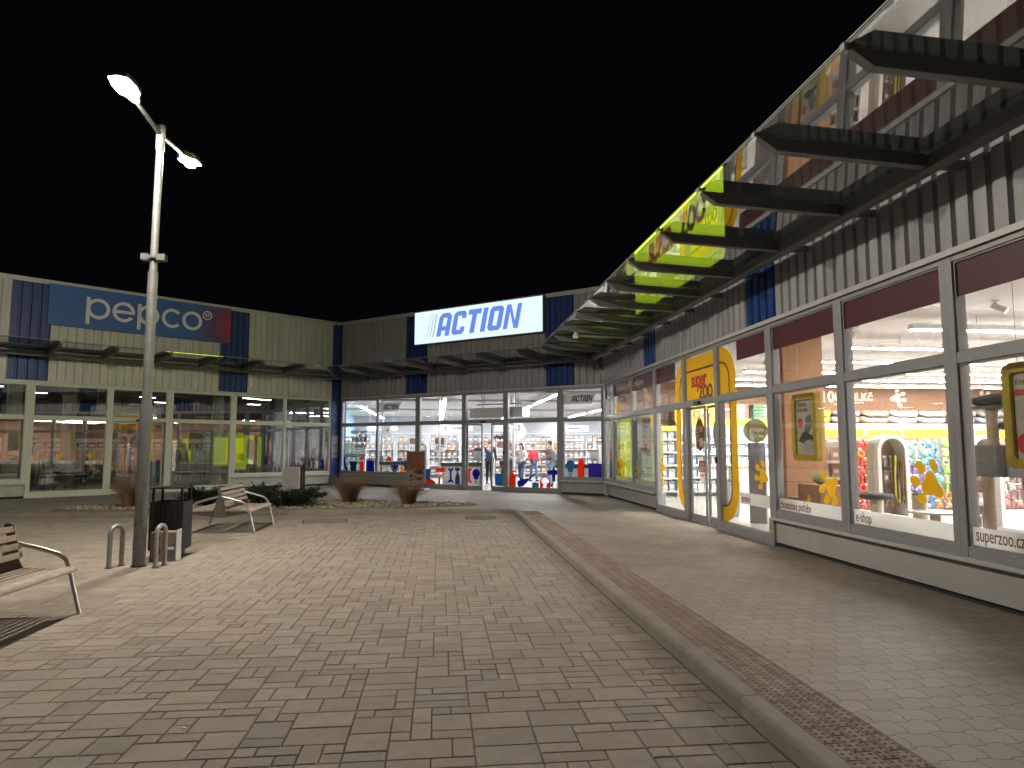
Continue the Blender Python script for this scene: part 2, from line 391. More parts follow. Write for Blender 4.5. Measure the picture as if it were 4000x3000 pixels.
def tactile():
    b = MB(); rng = random.Random(9)
    x0, rw, ln = 2.022, 0.0985, 0.197
    for r in range(4):
        y = -2.0 + (0.09 if r % 2 else 0)
        while y < 15.6:
            tn = rng.uniform(0.85, 1.1); b.t = (tn, tn, tn)
            xa, xb, ya, yb = x0+r*rw+0.003, x0+(r+1)*rw-0.003, y+0.003, y+ln-0.003; e = 0.005; z = 0.101
            V = [(xa,ya,0.08),(xb,ya,0.08),(xb,yb,0.08),(xa,yb,0.08),(xa,ya,z-e),(xb,ya,z-e),(xb,yb,z-e),(xa,yb,z-e),(xa+e,ya+e,z),(xb-e,ya+e,z),(xb-e,yb-e,z),(xa+e,yb-e,z)]
            b.add(V, [(8,9,10,11)] + [(q*4+k, q*4+(k+1) % 4, q*4+4+(k+1) % 4, q*4+4+k) for q in range(2) for k in range(4)])
            b.t = (tn*0.9, tn*0.86, tn*0.86)
            for i in range(2):
                for j in range(4):
                    cx = xa + 0.023 + i*0.046; cy = ya + 0.024 + j*0.0475
                    R0, R1, h = 0.0135, 0.007, 0.0055
                    P = [(cx+R0*math.cos(a*PI/3), cy+R0*math.sin(a*PI/3), z) for a in range(6)] + [(cx+R1*math.cos(a*PI/3), cy+R1*math.sin(a*PI/3), z+h) for a in range(6)]
                    b.add(P, [(6,7,8,9,10,11)] + [(a, (a+1) % 6, (a+1) % 6+6, a+6) for a in range(6)])
            y += ln
    b.t = None
    return b.build('tactile_paving', M['tactile'])
struct(tactile())
b = MB(); b.box(2.013, 2.421, -8, 16.7, 0.0, 0.092); struct(b.build('tactile_bedding', M['joint']))

# small pale litter, cigarette ends and leaves lying about
M['litter'] = mat('pale_litter', (0.62, 0.58, 0.50), 0.8, var=0.2)
lit = None
for i in range(46):
    rng = random.Random(100+i)
    if i < 16: x, y, z = rng.uniform(2.5, 5.0), rng.uniform(2.6, 13), 0.1
    else: x, y, z = rng.uniform(-4.5, 1.75), rng.uniform(2.2, 13), 0.002
    if i in (20, 21, 22): x = 1.84; y = 5.6 + (i-20)*0.12
    b = MB(); s = rng.uniform(0.008, 0.018)
    if i % 3: b.ball((0,0,0.003), s*1.2, s*0.7, 0.003, 8, 4, 0.4, i)
    else: b.cyl((-s, 0, 0.004), (s, 0, 0.004), 0.004, n=6)
    o = b.build('litter_scrap', M['litter'])
    place(o, 'tiny pale scrap of litter on the %s' % ('shop pavement' if i < 16 else 'plaza paving'), 'litter', WORLD, (x, y, z), rng.uniform(0, 6), 'litter scraps on the %s' % ('pavement' if i < 16 else 'plaza'))

# manhole cover set in the paving
M['iron'] = mat('cast_iron_cover', (0.20, 0.175, 0.14), 0.7, 0.3, var=0.2, vscale=12, bump=0.3)
mh = empty('manhole_cover', 'round manhole cover set in the plaza paving near the kerb corner', 'manhole cover', WORLD, (1.0, 16.05, 0.0))
b = MB(); b.tube([(0.36*math.cos(2*PI*k/32), 0.36*math.sin(2*PI*k/32), 0.004) for k in range(32)], 0.012, 6, closed=True); b.build('rim', M['joint'], mh)
b = MB(); b.cyl((0,0,-0.01), (0,0,0.007), 0.33, n=32)
for k in range(-4, 5):
    for q in range(-4, 5):
        if k*k+q*q < 17: b.box(k*0.065-0.018, k*0.065+0.018, q*0.065-0.018, q*0.065+0.018, 0.006, 0.010)
b.build('lid', M['iron'], mh)
mh = empty('inspection_cover', 'rectangular paved inspection cover with dark rim near the planting bed', 'inspection cover', WORLD, (-2.5, 15.75, 0.0), rad(8))
b = MB(); b.box(-0.48,0.48,-0.34,-0.31,-0.01,0.005); b.box(-0.48,0.48,0.31,0.34,-0.01,0.005); b.box(-0.48,-0.45,-0.31,0.31,-0.01,0.005); b.box(0.45,0.48,-0.31,0.31,-0.01,0.005); b.build('rim', M['rubber'], mh)
b = MB(); b.box(-0.44,0.44,-0.30,0.30,-0.01,0.004); b.build('lid', M['cover'], mh)
# ------------------------------------------------------------------ shop buildings
ZT = 3.65           # top of the glazing
def cladding(x0, x1, z0, z1, yb=-0.005, pitch=0.236):
    b = MB(); d = 0.046
    n = max(1, round((x1-x0)/pitch)); p = (x1-x0)/n
    prof = []
    for i in range(n):
        x = x0 + i*p
        prof += [(x, yb-d), (x+p*0.66, yb-d), (x+p*0.74, yb), (x+p*0.92, yb)]
    prof.append((x1, yb-d))
    V = [(x, y, z0) for x, y in prof] + [(x, y, z1) for x, y in prof]; k = len(prof)
    b.add(V, [(i, i+1, i+1+k, i+k) for i in range(k-1)])
    b.add([(x0, yb-d, z0), (x0, yb+0.004, z0), (x0, yb+0.004, z1), (x0, yb-d, z1)], [(0,1,2,3)])
    b.add([(x1, yb-d, z0), (x1, yb+0.004, z0), (x1, yb+0.004, z1), (x1, yb-d, z1)], [(0,1,2,3)])
    return b

def bars(b, xa, xb, z0, zt, wl, wr, zb, door=False):
    """aluminium frame of one bay: uprights, bottom rail, transom, top rail, glazing beads"""
    y0, y1 = -0.045, 0.10
    b.box(xa, xa+wl, y0, y1, z0, zt); b.box(xb-wr, xb, y0, y1, z0, zt)
    b.box(xa+wl, xb-wr, y0+0.004, y1-0.004, zt-0.09, zt)
    b.box(xa+wl, xb-wr, y0+0.004, y1-0.004, 2.50, 2.615)
    if not door: b.box(xa+wl, xb-wr, y0+0.004, y1-0.004, z0, zb)
    for za, zc in ((zb, 2.5), (2.615, zt-0.09)):
        if door and za < 2: continue
        e = 0.018
        b.box(xa+wl, xa+wl+e, -0.02, 0.06, za, zc); b.box(xb-wr-e, xb-wr, -0.02, 0.06, za, zc)
        b.box(xa+wl+e, xb-wr-e, -0.02, 0.06, za, za+e); b.box(xa+wl+e, xb-wr-e, -0.02, 0.06, zc-e, zc)

def pane(xa, xb, za, zb, parent, m='glass', y=0.012):
    b = MB(); b.box(xa, xb, y, y+0.008, za, zb); return b.build('pane', M[m], parent)

def shop_front(root, fr, bays, frame_mat, plinth_mat, sill_mat, gl='glass'):
    for xa, xb, kind, wl, wr in bays:
        full = kind in ('full', 'door'); z0 = 0.1 if full else 0.56; zb = 0.27 if full else 0.665
        if kind == 'door': z0 = 0.1
        b = MB(); bars(b, xa, xb, z0, ZT, wl, wr, zb, kind == 'door')
        w = b.build('door_frame' if kind == 'door' else 'window', frame_mat, root, 0.004)
        pane(xa+wl, xb-wr, 2.615, ZT-0.09, w, gl)
        if kind != 'door': pane(xa+wl, xb-wr, zb, 2.5, w, gl)
        else:
            xm = (xa+xb)/2
            b = MB(); b.box(xm-0.13, xm+0.13, -0.115, -0.045, 2.505, 2.575); b.build('door_sensor', M['black'], root, 0.012)
            b = MB(); b.box(xa+wl, xb-wr, 0.0, 0.35, 0.085, 0.106); b.build('threshold', M['frame'], root)
        if not full:
            b = MB(); b.box(xa, xb, 0.0, 0.2, 0.165, 0.545); b.build('plinth_wall', plinth_mat, root); b = MB(); b.box(xa, xb, 0.05, 0.2, 0.0, 0.165); b.build('plinth_base', M['rubber'], root)
            b = MB(); b.box(xa, xb, -0.10, 0.12, 0.545, 0.56); b.box(xa, xb, -0.10, -0.092, 0.515, 0.545); b.build('window_sill', sill_mat, root)

def leaf(root, x0, x1, y, m, gl='glass'):
    b = MB(); z0, z1 = 0.115, 2.49; w = 0.05
    b.box(x0, x0+w, y, y+0.04, z0, z1); b.box(x1-w, x1, y, y+0.04, z0, z1)
    b.box(x0+w, x1-w, y, y+0.04, z0, z0+0.15); b.box(x0+w, x1-w, y, y+0.04, z1-0.06, z1)
    l = b.build('sliding_door', m, root, 0.004)
    pane(x0+w, x1-w, z0+0.15, z1-0.06, l, gl, y+0.016)
    return l

def upper_wall(root, x0, x1, blues, cm='clad', zr0=3.69, zr1=6.76):
    """sheet cladding in bands, flashing over the windows, coping"""
    b = MB(); b.box(x0, x1, 0.0, 0.28, ZT, 6.80); b.build('upper_wall', M['dark_wall'], root)
    cuts = [x0]
    for p, q in blues: cuts += [p, q]
    cuts.append(x1)
    for i in range(len(cuts)-1):
        if cuts[i+1]-cuts[i] < 0.05: continue
        bl = i % 2 == 1
        cladding(cuts[i], cuts[i+1], zr0, zr1).build('blue_cladding_band' if bl else 'grey_cladding', M['clad_blue' if bl else cm], root)
    b = MB(); b.box(x0, x1, -0.075, 0.02, ZT+0.002, ZT+0.03); b.box(x0, x1, -0.085, -0.075, ZT-0.03, ZT+0.036); b.build('window_flashing', M['trim'], root)
    b = MB(); b.box(x0, x1, -0.085, 0.40, 6.80, 6.88); b.box(x0, x1, -0.085, -0.05, 6.74, 6.80); b.build('roof_coping', M['trim'], root)

# --- pet shop wing, to the right
zb = empty('shop_building', 'long pet shop wing with trapezoid sheet upper wall and wide lit windows', 'shop building', ZOO)
zoo_bays = [(0.12, 1.12, 'win', 0.12, 0.13), (1.12, 3.2, 'win', 0.13, 0.045), (3.2, 5.2, 'win', 0.045, 0.075), (5.2, 7.2, 'full', 0.075, 0.08),
            (7.2, 8.93, 'door', 0.08, 0.08), (8.93, 11.03, 'full', 0.08, 0.10), (11.03, 12.96, 'win', 0.10, 0.09), (12.96, 14.91, 'win', 0.09, 0.09),
            (14.91, 16.86, 'win', 0.09, 0.09), (16.86, 18.8, 'win', 0.09, 0.09), (18.8, 20.75, 'win', 0.09, 0.09), (20.75, 22.7, 'win', 0.09, 0.12)]
shop_front(zb, ZOO, zoo_bays, M['frame'], M['plinth'], M['trim'])
leaf(zb, 7.29, 8.12, 0.05, M['frame']); leaf(zb, 8.03, 8.85, 0.13, M['frame'])
upper_wall(zb, 0.05, 24.0, [(4.43, 5.41), (10.35, 11.36), (16.3, 17.3), (22.2, 23.2)])
b = MB(); b.box(22.7, 24.0, 0.0, 0.28, 0.0, ZT); b.build('side_wall', M['plinth'], zb)
def room(root, x0, x1, y1, zc, wm, fm, cm, end0=True, end1=True, y0=0.22, zf=0.12):
    b = MB(); b.box(x0, x1, y0-0.1, y1, zf-0.08, zf); b.build('shop_floor', fm, root)
    b = MB(); b.box(x0, x1, y0+0.06, y1, zc, zc+0.1); b.build('shop_ceiling', cm, root)
    b = MB(); b.box(x0, x1, y1, y1+0.15, 0.0, zc+0.1); b.build('back_wall', wm, root)
    if end0: b = MB(); b.box(x0-0.15, x0, y0, y1+0.15, 0.0, zc+0.1); b.build('end_wall', wm, root)
    if end1: b = MB(); b.box(x1, x1+0.15, y0, y1+0.15, 0.0, zc+0.1); b.build('end_wall', wm, root)
room(zb, 0.4, 23.0, 16.0, 3.74, M['brown_wall'], M['floor'], M['ceiling'])
b = MB(); b.box(-0.2, 24, 0.28, 16.2, 6.3, 6.4); b.box(-0.2, 24, 16.2, 16.4, 0, 6.4); b.box(24, 24.2, 0.28, 16.4, 0, 6.8); b.build('roof', M['dark_wall'], zb)

# --- shop wing across the corner
cb = empty('shop_building', 'corner shop wing under the white lit sign with brightly lit glazing', 'shop building', CEN)
cen_bays = [(0.2, 2.24, 'win', 0.06, 0.04), (2.24, 4.35, 'win', 0.04, 0.1), (4.35, 6.56, 'full', 0.1, 0.08), (6.56, 8.38, 'door', 0.08, 0.09), (8.38, 10.57, 'full', 0.09, 0.11), (10.57, 12.12, 'win', 0.11, 0.04)]
shop_front(cb, CEN, cen_bays, M['frame'], M['plinth'], M['trim'])
leaf(cb, 6.65, 7.34, 0.05, M['frame']); leaf(cb, 7.72, 8.29, 0.05, M['frame'])
upper_wall(cb, 0.2, CLEN-0.02, [(3.75, 4.82), (10.05, 11.13)])
b = MB(); b.box(-0.02, 0.2, -0.06, 0.25, 0.0, 6.76); b.build('corner_pilaster', M['clad_blue'], cb)
b = MB(); b.box(-0.02, 0.2, -0.085, 0.4, 6.76, 6.88); b.build('roof_coping', M['trim'], cb)
def poly_part(name, pts, z0, z1, m, parent, fr):
    """pts in world XY; mesh expressed in the frame of its parent"""
    inv = Matrix.Rotation(-fr.a, 4, 'Z') @ Matrix.Translation(-fr.o)
    q = [inv @ Vector((x, y, 0)) for x, y in pts]
    b = MB(); b.prism([(v.x, v.y) for v in q], 'z', z0, z1); return b.build(name, m, parent)
def wall_part(name, pts, th, z0, z1, m, parent, fr):
    inv = Matrix.Rotation(-fr.a, 4, 'Z') @ Matrix.Translation(-fr.o); b = MB()
    for (xa, ya), (xb, yb) in zip(pts, pts[1:]):
        p = inv @ Vector((xa, ya, 0)); q = inv @ Vector((xb, yb, 0)); d = (q-p).normalized(); n = Vector((-d.y, d.x, 0))*th
        b.prism([(p.x, p.y), (q.x, q.y), (q.x+n.x, q.y+n.y), (p.x+n.x, p.y+n.y)], 'z', z0, z1)
    return b.build(name, m, parent)
B2 = (CEN.w(0, 0.2).x, CEN.w(0, 0.2).y); A2 = (CEN.w(CLEN, 0.2).x, CEN.w(CLEN, 0.2).y)
K1 = (-5.62, 30.85)
cpoly = [B2, A2, (5.5, 21.75), (17.0, 21.75), (17.0, 47.0), (-5.62, 47.0), K1]
F2 = [(CEN.w(0, 0.12).x, CEN.w(0, 0.12).y), (CEN.w(CLEN, 0.12).x, CEN.w(CLEN, 0.12).y)]
poly_part('shop_floor', [F2[0], F2[1]] + cpoly[2:], 0.04, 0.12, M['floor'], cb, CEN)
poly_part('shop_ceiling', cpoly, 3.74, 3.84, M['ceiling'], cb, CEN)
wall_part('side_wall', [(-5.62, 47.0), K1, B2], -0.12, 0.0, 3.84, M['ltblue_wall'], cb, CEN)
wall_part('back_wall', [(17.0, 47.0), (-5.74, 47.0)], -0.15, 0.0, 3.84, M['grey_wall'], cb, CEN)
wall_part('end_wall', [(5.5, 21.68), (17.0, 21.68), (17.0, 47.0)], -0.1, 0.0, 3.84, M['grey_wall'], cb, CEN)
poly_part('roof', cpoly, 6.3, 6.4, M['dark_wall'], cb, CEN)
wall_part('outer_wall', [(17.2, 21.4), (17.2, 47.4), (-6, 47.4), (-6, 31)], -0.1, 0.0, 6.4, M['dark_wall'], cb, CEN)

# --- clothes shop wing, to the left
pb = empty('shop_building', 'clothes shop wing with blue sign board and dim windows, behind the street lamp', 'shop building', PEP)
pep_bays = [(-19.0, -17.0, 'win', 0.1, 0.06), (-17.0, -14.9, 'win', 0.06, 0.06), (-14.9, -12.85, 'win', 0.06, 0.06), (-12.85, -10.71, 'win', 0.06, 0.11), (-10.71, -8.52, 'full', 0.11, 0.08), (-8.52, -6.66, 'door', 0.08, 0.11),
            (-6.66, -4.43, 'full', 0.1, 0.1), (-4.43, -2.39, 'win', 0.1, 0.05), (-2.39, -0.38, 'win', 0.05, 0.06)]
shop_front(pb, PEP, pep_bays, M['frame_p'], M['plinth_p'], M['trim'], 'glass_p')
leaf(pb, -8.43, -7.56, 0.05, M['frame_p'], 'glass_p'); leaf(pb, -7.66, -6.78, 0.13, M['frame_p'], 'glass_p')
upper_wall(pb, -26, -0.37, [(-18.4, -17.4), (-11.34, -10.3), (-5.02, -3.95)], 'clad_p')
b = MB(); b.box(-0.37, 0.0, -0.06, 0.22, 0.0, 6.76); b.build('corner_pilaster', M['clad_blue'], pb)
b = MB(); b.box(-0.37, 0.04, -0.085, 0.4, 6.76, 6.885); b.build('roof_coping', M['trim'], pb)
b = MB(); b.box(-26, -19, 0.0, 0.28, 0.0, ZT); b.build('side_wall', M['plinth_p'], pb)
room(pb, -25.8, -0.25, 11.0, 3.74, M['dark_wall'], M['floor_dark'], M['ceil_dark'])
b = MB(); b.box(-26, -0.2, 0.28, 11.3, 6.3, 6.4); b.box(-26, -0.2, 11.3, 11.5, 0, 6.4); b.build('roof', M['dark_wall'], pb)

# ------------------------------------------------------------------ glass canopies
def canopy(label, fr, x0, x1, s0, s1, ribs):
    """beam held off the wall, slim ribs, flat glass on top; s0/s1 shorten the outer edge for the mitred corners"""
    root = empty('glass_canopy', label, 'canopy', fr)
    yb, yo, zi, zo = -0.42, -2.25, 4.58, 4.68
    def xlo(y): return x0 + s0*(-y)/2.0
    def xhi(y): return x1 - s1*(-y)/2.0
    def zz(y): return zi + (zo-zi)*(y-yb)/(yo-yb)
    b = MB(); V = []
    for y, z in ((-0.50, 4.40), (-0.50, 4.545), (-0.34, 4.545), (-0.34, 4.40)): V += [(xlo(y), y, z), (xhi(y), y, z)]
    b.add(V, [(0,1,3,2), (2,3,5,4), (4,5,7,6), (6,7,1,0), (0,2,4,6), (1,3,5,7)]); b.build('wall_beam', M['dark_steel'], root, 0.012)
    b = MB(); b.tube([(xlo(yo), yo-0.012, zo+0.02), (xhi(yo), yo-0.012, zo+0.02)], 0.009, 8); b.build('edge_rail', M['steel'], root)
    def bot(y): return zz(y) - 0.155
    prof = [(-0.50, zz(-0.5)-0.022), (yo+0.02, zz(yo)-0.022), (yo+0.02, zz(yo)-0.04), (yo+0.20, bot(yo+0.2)), (-0.50, bot(-0.5))]
    for x in ribs:
        r = MB(); r.prism(prof, 'x', x-0.045, x+0.045); rb = r.build('rib', M['dark_steel'], root, 0.004)
        c = MB(); c.box(x-0.03, x+0.03, yo-0.03, yo+0.07, zo+0.008, zo+0.024); c.box(x-0.03, x+0.03, yo-0.03, yo-0.022, zo-0.03, zo+0.008); c.build('clamp', M['steel'], rb)
        w = MB(); w.box(x-0.035, x+0.035, -0.34, -0.055, 4.43, 4.52); w.build('wall_bracket', M['dark_steel'], rb)
    xs = [None] + [r for r in ribs if r > x0+0.2 and r < x1-0.2] + [None]
    yi = -0.40
    for i in range(len(xs)-1):
        def L(y, q=xs[i]): return xlo(y) if q is None else max(q+0.006, xlo(y))
        def R(y, q=xs[i+1]): return xhi(y) if q is None else min(q-0.006, xhi(y))
        V = []
        for dz in (0.0, 0.012):
            V += [(L(yi), yi, zz(yi)-0.008+dz), (R(yi), yi, zz(yi)-0.008+dz), (R(yo), yo, zz(yo)-0.008+dz), (L(yo), yo, zz(yo)-0.008+dz)]
        if R(yo) - L(yo) < 0.02: V[2] = V[3]; V[6] = V[7]
        g = MB(); g.add(V, [(0,1,2,3),(4,5,6,7),(0,1,5,4),(1,2,6,5),(2,3,7,6),(3,0,4,7)]); g.build('glass_panel', M['canopy_glass'], root)
    return root
canopy('long glass canopy on dark steel ribs over the pet shop windows', ZOO, 0.0, 24, 0.954, 0.0, [1.95, 3.42, 4.9, 6.48, 7.96, 9.36, 10.8, 12.33, 13.83, 15.27, 16.75, 18.22, 19.7, 21.2, 22.7])
canopy('short glass canopy on pale ribs below the white lit sign', CEN, 0.0, CLEN, 1.62, 0.954, [2.42, 4.0, 5.55, 7.1, 8.66, 10.2])
canopy('glass canopy over the clothes shop, under the blue sign board', PEP, -26, 0.0, 0.0, 1.62, [-24.4, -22.8, -21.2, -19.7, -18.1, -16.6, -15.05, -13.5, -12.0, -10.45, -8.95, -7.42, -5.9, -4.37, -2.77])
# mitre rib in the inner corner
mr = empty('corner_bracket', 'pale steel corner bracket where the two canopies meet by the dark blue pilaster', 'bracket', Frame(PEP.w(0, 0), (PEP.a+CEN.a)/2))
b = MB(); b.prism([(-0.12, 4.43), (-0.12, 4.55), (-2.85, 4.655), (-2.85, 4.63), (-2.6, 4.52)], 'x', -0.045, 0.045); b.build('web', M['dark_steel'], mr)
mr = empty('corner_bracket', 'dark steel corner bracket where the pet shop canopy meets the corner shop canopy', 'bracket', Frame(ZOO.w(0, 0), (ZOO.a+CEN.a)/2))
b = MB(); b.prism([(-0.12, 4.43), (-0.12, 4.55), (-2.45, 4.655), (-2.45, 4.63), (-2.2, 4.52)], 'x', -0.045, 0.045); b.build('web', M['dark_steel'], mr)

# ------------------------------------------------------------------ shop signs
# ACTION letters as blocky polygons, 1 unit high
def block_letters():
    w = 0.23; L = {}
    def O(x0, wd): return [[(x0+.1, 0), (x0+wd-.1, 0), (x0+wd, .1), (x0+wd, .9), (x0+wd-.1, 1), (x0+.1, 1), (x0, .9), (x0, .1)]]
    R = []
    def rect(a, b, c, d): R.append([(a, c), (b, c), (b, d), (a, d)])
    x = 0      # A
    R.append([(x, 0), (x+w, 0), (x+w, .86), (x+w, 1), (x+.16, 1), (x, .84)]); R.append([(x+.45, 0), (x+.45+w, 0), (x+.45+w, .84), (x+.45+w-.16, 1), (x+.45, 1)]); rect(x+w, x+.45, .79, 1); rect(x+w, x+.45, .24, .43)
    x = 0.80   # C
    R.append([(x+.12, 0), (x+w, 0), (x+w, 1), (x+.12, 1), (x, .88), (x, .12)]); R.append([(x+w, 0), (x+.54, 0), (x+.66, .12), (x+.66, .32), (x+.44, .32), (x+.44, .2), (x+w, .2)]); R.append([(x+w, .8), (x+.44, .8), (x+.44, .68), (x+.66, .68), (x+.66, .88), (x+.54, 1), (x+w, 1)])
    x = 1.56   # T
    rect(x, x+.66, .79, 1); rect(x+.215, x+.215+w, 0, .79)
    x = 2.32; rect(x, x+w, 0, 1)
    x = 2.67   # O
    R.append([(x+.12, 0), (x+w, 0), (x+w, 1), (x+.12, 1), (x, .88), (x, .12)]); R.append([(x+.45, 0), (x+.56, 0), (x+.68, .12), (x+.68, .88), (x+.56, 1), (x+.45, 1)]); rect(x+w, x+.45, 0, .2); rect(x+w, x+.45, .8, 1)
    x = 3.47   # N
    rect(x, x+.2, 0, 1); rect(x+.52, x+.72, 0, 1); R.append([(x+.2, .72), (x+.2, 1), (x+.52, .30), (x+.52, .0)])
    return R, 4.19
def action_logo(parent, x, z, y, h, th, m, slash_m=None, width=None):
    R, W = block_letters(); sh = 0.22; k = (width/W) if width else h
    b = MB(); fl = 0
    for p in R:
        b.prism([(x + (u*k) + sh*v*h, z + v*h) for u, v in p], 'y', y-th-0.0003*(fl % 3), y); fl += 1
    b.build('lettering', m, parent)
    if slash_m:
        for i, mm in enumerate(slash_m):
            s = MB(); u = -0.16 - 0.17*i; wd = 0.07 - 0.015*i
            s.prism([(x + (u-wd)*k, z), (x+u*k, z), (x+u*k + sh*h, z+h), (x+(u-wd)*k + sh*h, z+h)], 'y', y-th*0.8, y); s.build('slash', mm, parent)
sg = empty('shop_sign', 'white lit box sign reading ACTION in blue slanted letters', 'shop sign', CEN, (4.33, 0, 5.53))
b = MB(); b.box(0, 5.74, -0.26, -0.05, 0, 1.29); b.build('sign_box', M['dark_steel'], sg)
M['sign_face'] = emit_mat('lit_sign_face', (0.78, 0.92, 1.0), 0.85)
M['sign_blue'] = emit_mat('lit_sign_letter', (0.15, 0.27, 0.78), 0.8)
M['sign_slash'] = [emit_mat('lit_sign_slash', c, 0.62) for c in ((0.55, 0.76, 0.92), (0.66, 0.84, 0.95), (0.74, 0.89, 0.97))]
b = MB(); b.box(0.03, 5.71, -0.268, -0.26, 0.03, 1.26); b.build('sign_face', M['sign_face'], sg)
action_logo(sg, 1.10, 0.24, -0.268, 0.86, 0.012, M['sign_blue'], M['sign_slash'], width=3.62)

sg = empty('shop_sign', 'blue sign board with white letters reading pepco and a red right end', 'shop sign', PEP, (-10.42, 0, 5.47))
def pepco_board():
    m = bpy.data.materials.new('blue_red_sign_print'); m.use_nodes = True; nt = m.node_tree; N = nt.nodes; L = nt.links; bs = N['Principled BSDF']
    tc = N.new('ShaderNodeTexCoord'); sp = N.new('ShaderNodeSeparateXYZ'); L.new(tc.outputs['Object'], sp.inputs[0])
    cb = N.new('ShaderNodeCombineXYZ'); L.new(sp.outputs[0], cb.inputs[0]); L.new(sp.outputs[2], cb.inputs[1])
    ds = N.new('ShaderNodeVectorMath'); ds.operation = 'DISTANCE'; ds.inputs[1].default_value = (5.95, 0.62, 0); L.new(cb.outputs[0], ds.inputs[0])
    ra = N.new('ShaderNodeValToRGB'); e = ra.color_ramp.elements; e[0].position = 0.08; e[0].color = (0.50, 0.03, 0.06, 1); e[1].position = 0.62; e[1].color = (0.045, 0.15, 0.50, 1)
    x = e.new(0.3); x.color = (0.14, 0.07, 0.2, 1)
    mr_ = N.new('ShaderNodeMapRange'); mr_.inputs[1].default_value = 0; mr_.inputs[2].default_value = 2.9; L.new(ds.outputs['Value'], mr_.inputs[0]); L.new(mr_.outputs[0], ra.inputs[0])
    L.new(ra.outputs[0], bs.inputs['Base Color']); bs.inputs['Roughness'].default_value = 0.45
    return m
b = MB(); b.box(0, 5.70, -0.16, -0.05, 0, 1.30); b.build('sign_board', pepco_board(), sg)
M['sign_white'] = mat('white_sign_letter', (0.86, 0.88, 0.90), 0.5)
def ring(b, cx, cz, R, r, y0, y1, a0=0, a1=360, n=36, sx=1):
    o = arc(cx, cz, R, a0, a1, n); i = arc(cx, cz, r, a0, a1, n); k = n
    for q in range(n): b.prism([o[q], o[q+1], i[q+1], i[q]], 'y', y0, y1)
b = MB(); y0, y1 = -0.19, -0.16
RL, rl, zc = 0.338, 0.235, 0.665
def letter_p(x): ring(b, x+RL, zc, RL, rl, y0, y1); b.box(x-0.01, x+0.095, y0-0.001, y1, 0.14, 1.02)
def put():
    global b
    b.build('letter', M['sign_white'], sg); b = MB()
letter_p(1.03); put()
ring(b, 2.115, zc, RL, rl, y0, y1, 0, 325); b.box(1.82, 2.44, y0-0.001, y1, zc-0.05, zc+0.05); put()
letter_p(2.545); put()
ring(b, 3.645, zc, RL, rl, y0, y1, 42, 318); put()
ring(b, 4.32, zc, RL, rl, y0, y1); put()
b = MB(); ring(b, 4.84, 0.93, 0.165, 0.128, y0, y1)
hp = [(4.84 + 0.08*(16*math.sin(t)**3)/16, 0.94 + 0.08*(13*math.cos(t)-5*math.cos(2*t)-2*math.cos(3*t)-math.cos(4*t))/16) for t in [2*PI*k/24 for k in range(24)]]
hi = [(4.84 + (u-4.84)*0.55, 0.94 + (w-0.94)*0.55) for u, w in hp]
for q in range(24): b.prism([hp[q], hp[(q+1) % 24], hi[(q+1) % 24], hi[q]], 'y', y0, y1)
b.build('heart_emblem', M['sign_white'], sg)

sg = empty('shop_sign', 'lime yellow lit sign above the canopy reading super zoo in red and brown', 'shop sign', ZOO, (4.5, 0, 5.0))
M['lime_lit'] = emit_mat('lit_lime_sign', (0.64, 0.78, 0.03), 5.0)
b = MB(); b.box(0, 5.55, -0.26, -0.05, 0.0, 1.74); b.build('sign_box', M['dark_steel'], sg)
b = MB(); b.prism(rrect(0.02, 5.53, 0.02, 1.72, 0.1), 'y', -0.268, -0.26); b.build('sign_face', M['lime_lit'], sg)
M['lit_red'] = emit_mat('lit_red_letter', (0.42, 0.05, 0.02), 3.5); M['lit_brown'] = emit_mat('lit_brown_letter', (0.12, 0.06, 0.02), 3.0)
text('lettering', 'SUPER', 0.66, M['lit_red'], sg, (2.05, -0.272, 1.22), bold=0.035, sx=0.9, ext=0.005)
text('lettering', 'ZOO', 0.66, M['lit_brown'], sg, (4.05, -0.272, 1.22), bold=0.035, sx=0.9, ext=0.005)

for k_, (fr_, root_, x_, z_, m_) in enumerate(((ZOO, zb, 8.89, 1.40, 'black'), (CEN, cb, 8.33, 1.45, 'black'), (PEP, pb, -6.71, 1.5, 'white'))):
    b = MB(); b.box(x_-0.035, x_+0.035, -0.075, -0.045, z_-0.06, z_+0.06); b.build('door_switch', M[m_], root_, 0.006)
for k_, (xt, xw) in enumerate(((4.62, 3.97), (10.45, 10.9))):
    b = MB(); b.tube([(0, -2.2, 4.72), (xw-xt, -0.05, 5.42)], 0.011, 8); o = b.build('tie_rod', M['steel']); place(o, 'thin steel tie rod at the ' + ['clothes shop', 'pet shop'][k_] + ' end of the lit white sign', 'tie rod', CEN, (xt, 0, 0))
b = MB(); b.tube([(-4.72, -0.14, 5.50), (-4.66, -0.10, 5.30), (-4.5, -0.09, 5.40), (-4.25, -0.09, 5.36), (-4.05, -0.2, 5.1), (-3.9, -0.4, 4.72)], 0.012, 6); o = b.build('cable', M['black']); place(o, 'black cable looping from the blue sign board down to the canopy', 'cable', PEP)
# downpipe in the right hand inner corner
dp = empty('downpipe', 'grey rain downpipe in the inner corner beside the pet shop', 'downpipe', CEN, (12.22, -0.09, 0))
b = MB(); b.tube([(-0.30, 0.02, 4.46), (-0.28, 0.0, 4.30), (-0.05, 0, 4.05), (0, 0, 3.92), (0, 0, 0.11)], 0.05, 14); b.build('pipe', M['trim'], dp)
for z in (0.6, 2.2, 3.7):
    b = MB(); b.cyl((0,0,z), (0,0,z+0.03), 0.056); b.box(-0.02, 0.02, 0.05, 0.09, z, z+0.03); b.build('pipe_clip', M['steel'], dp)

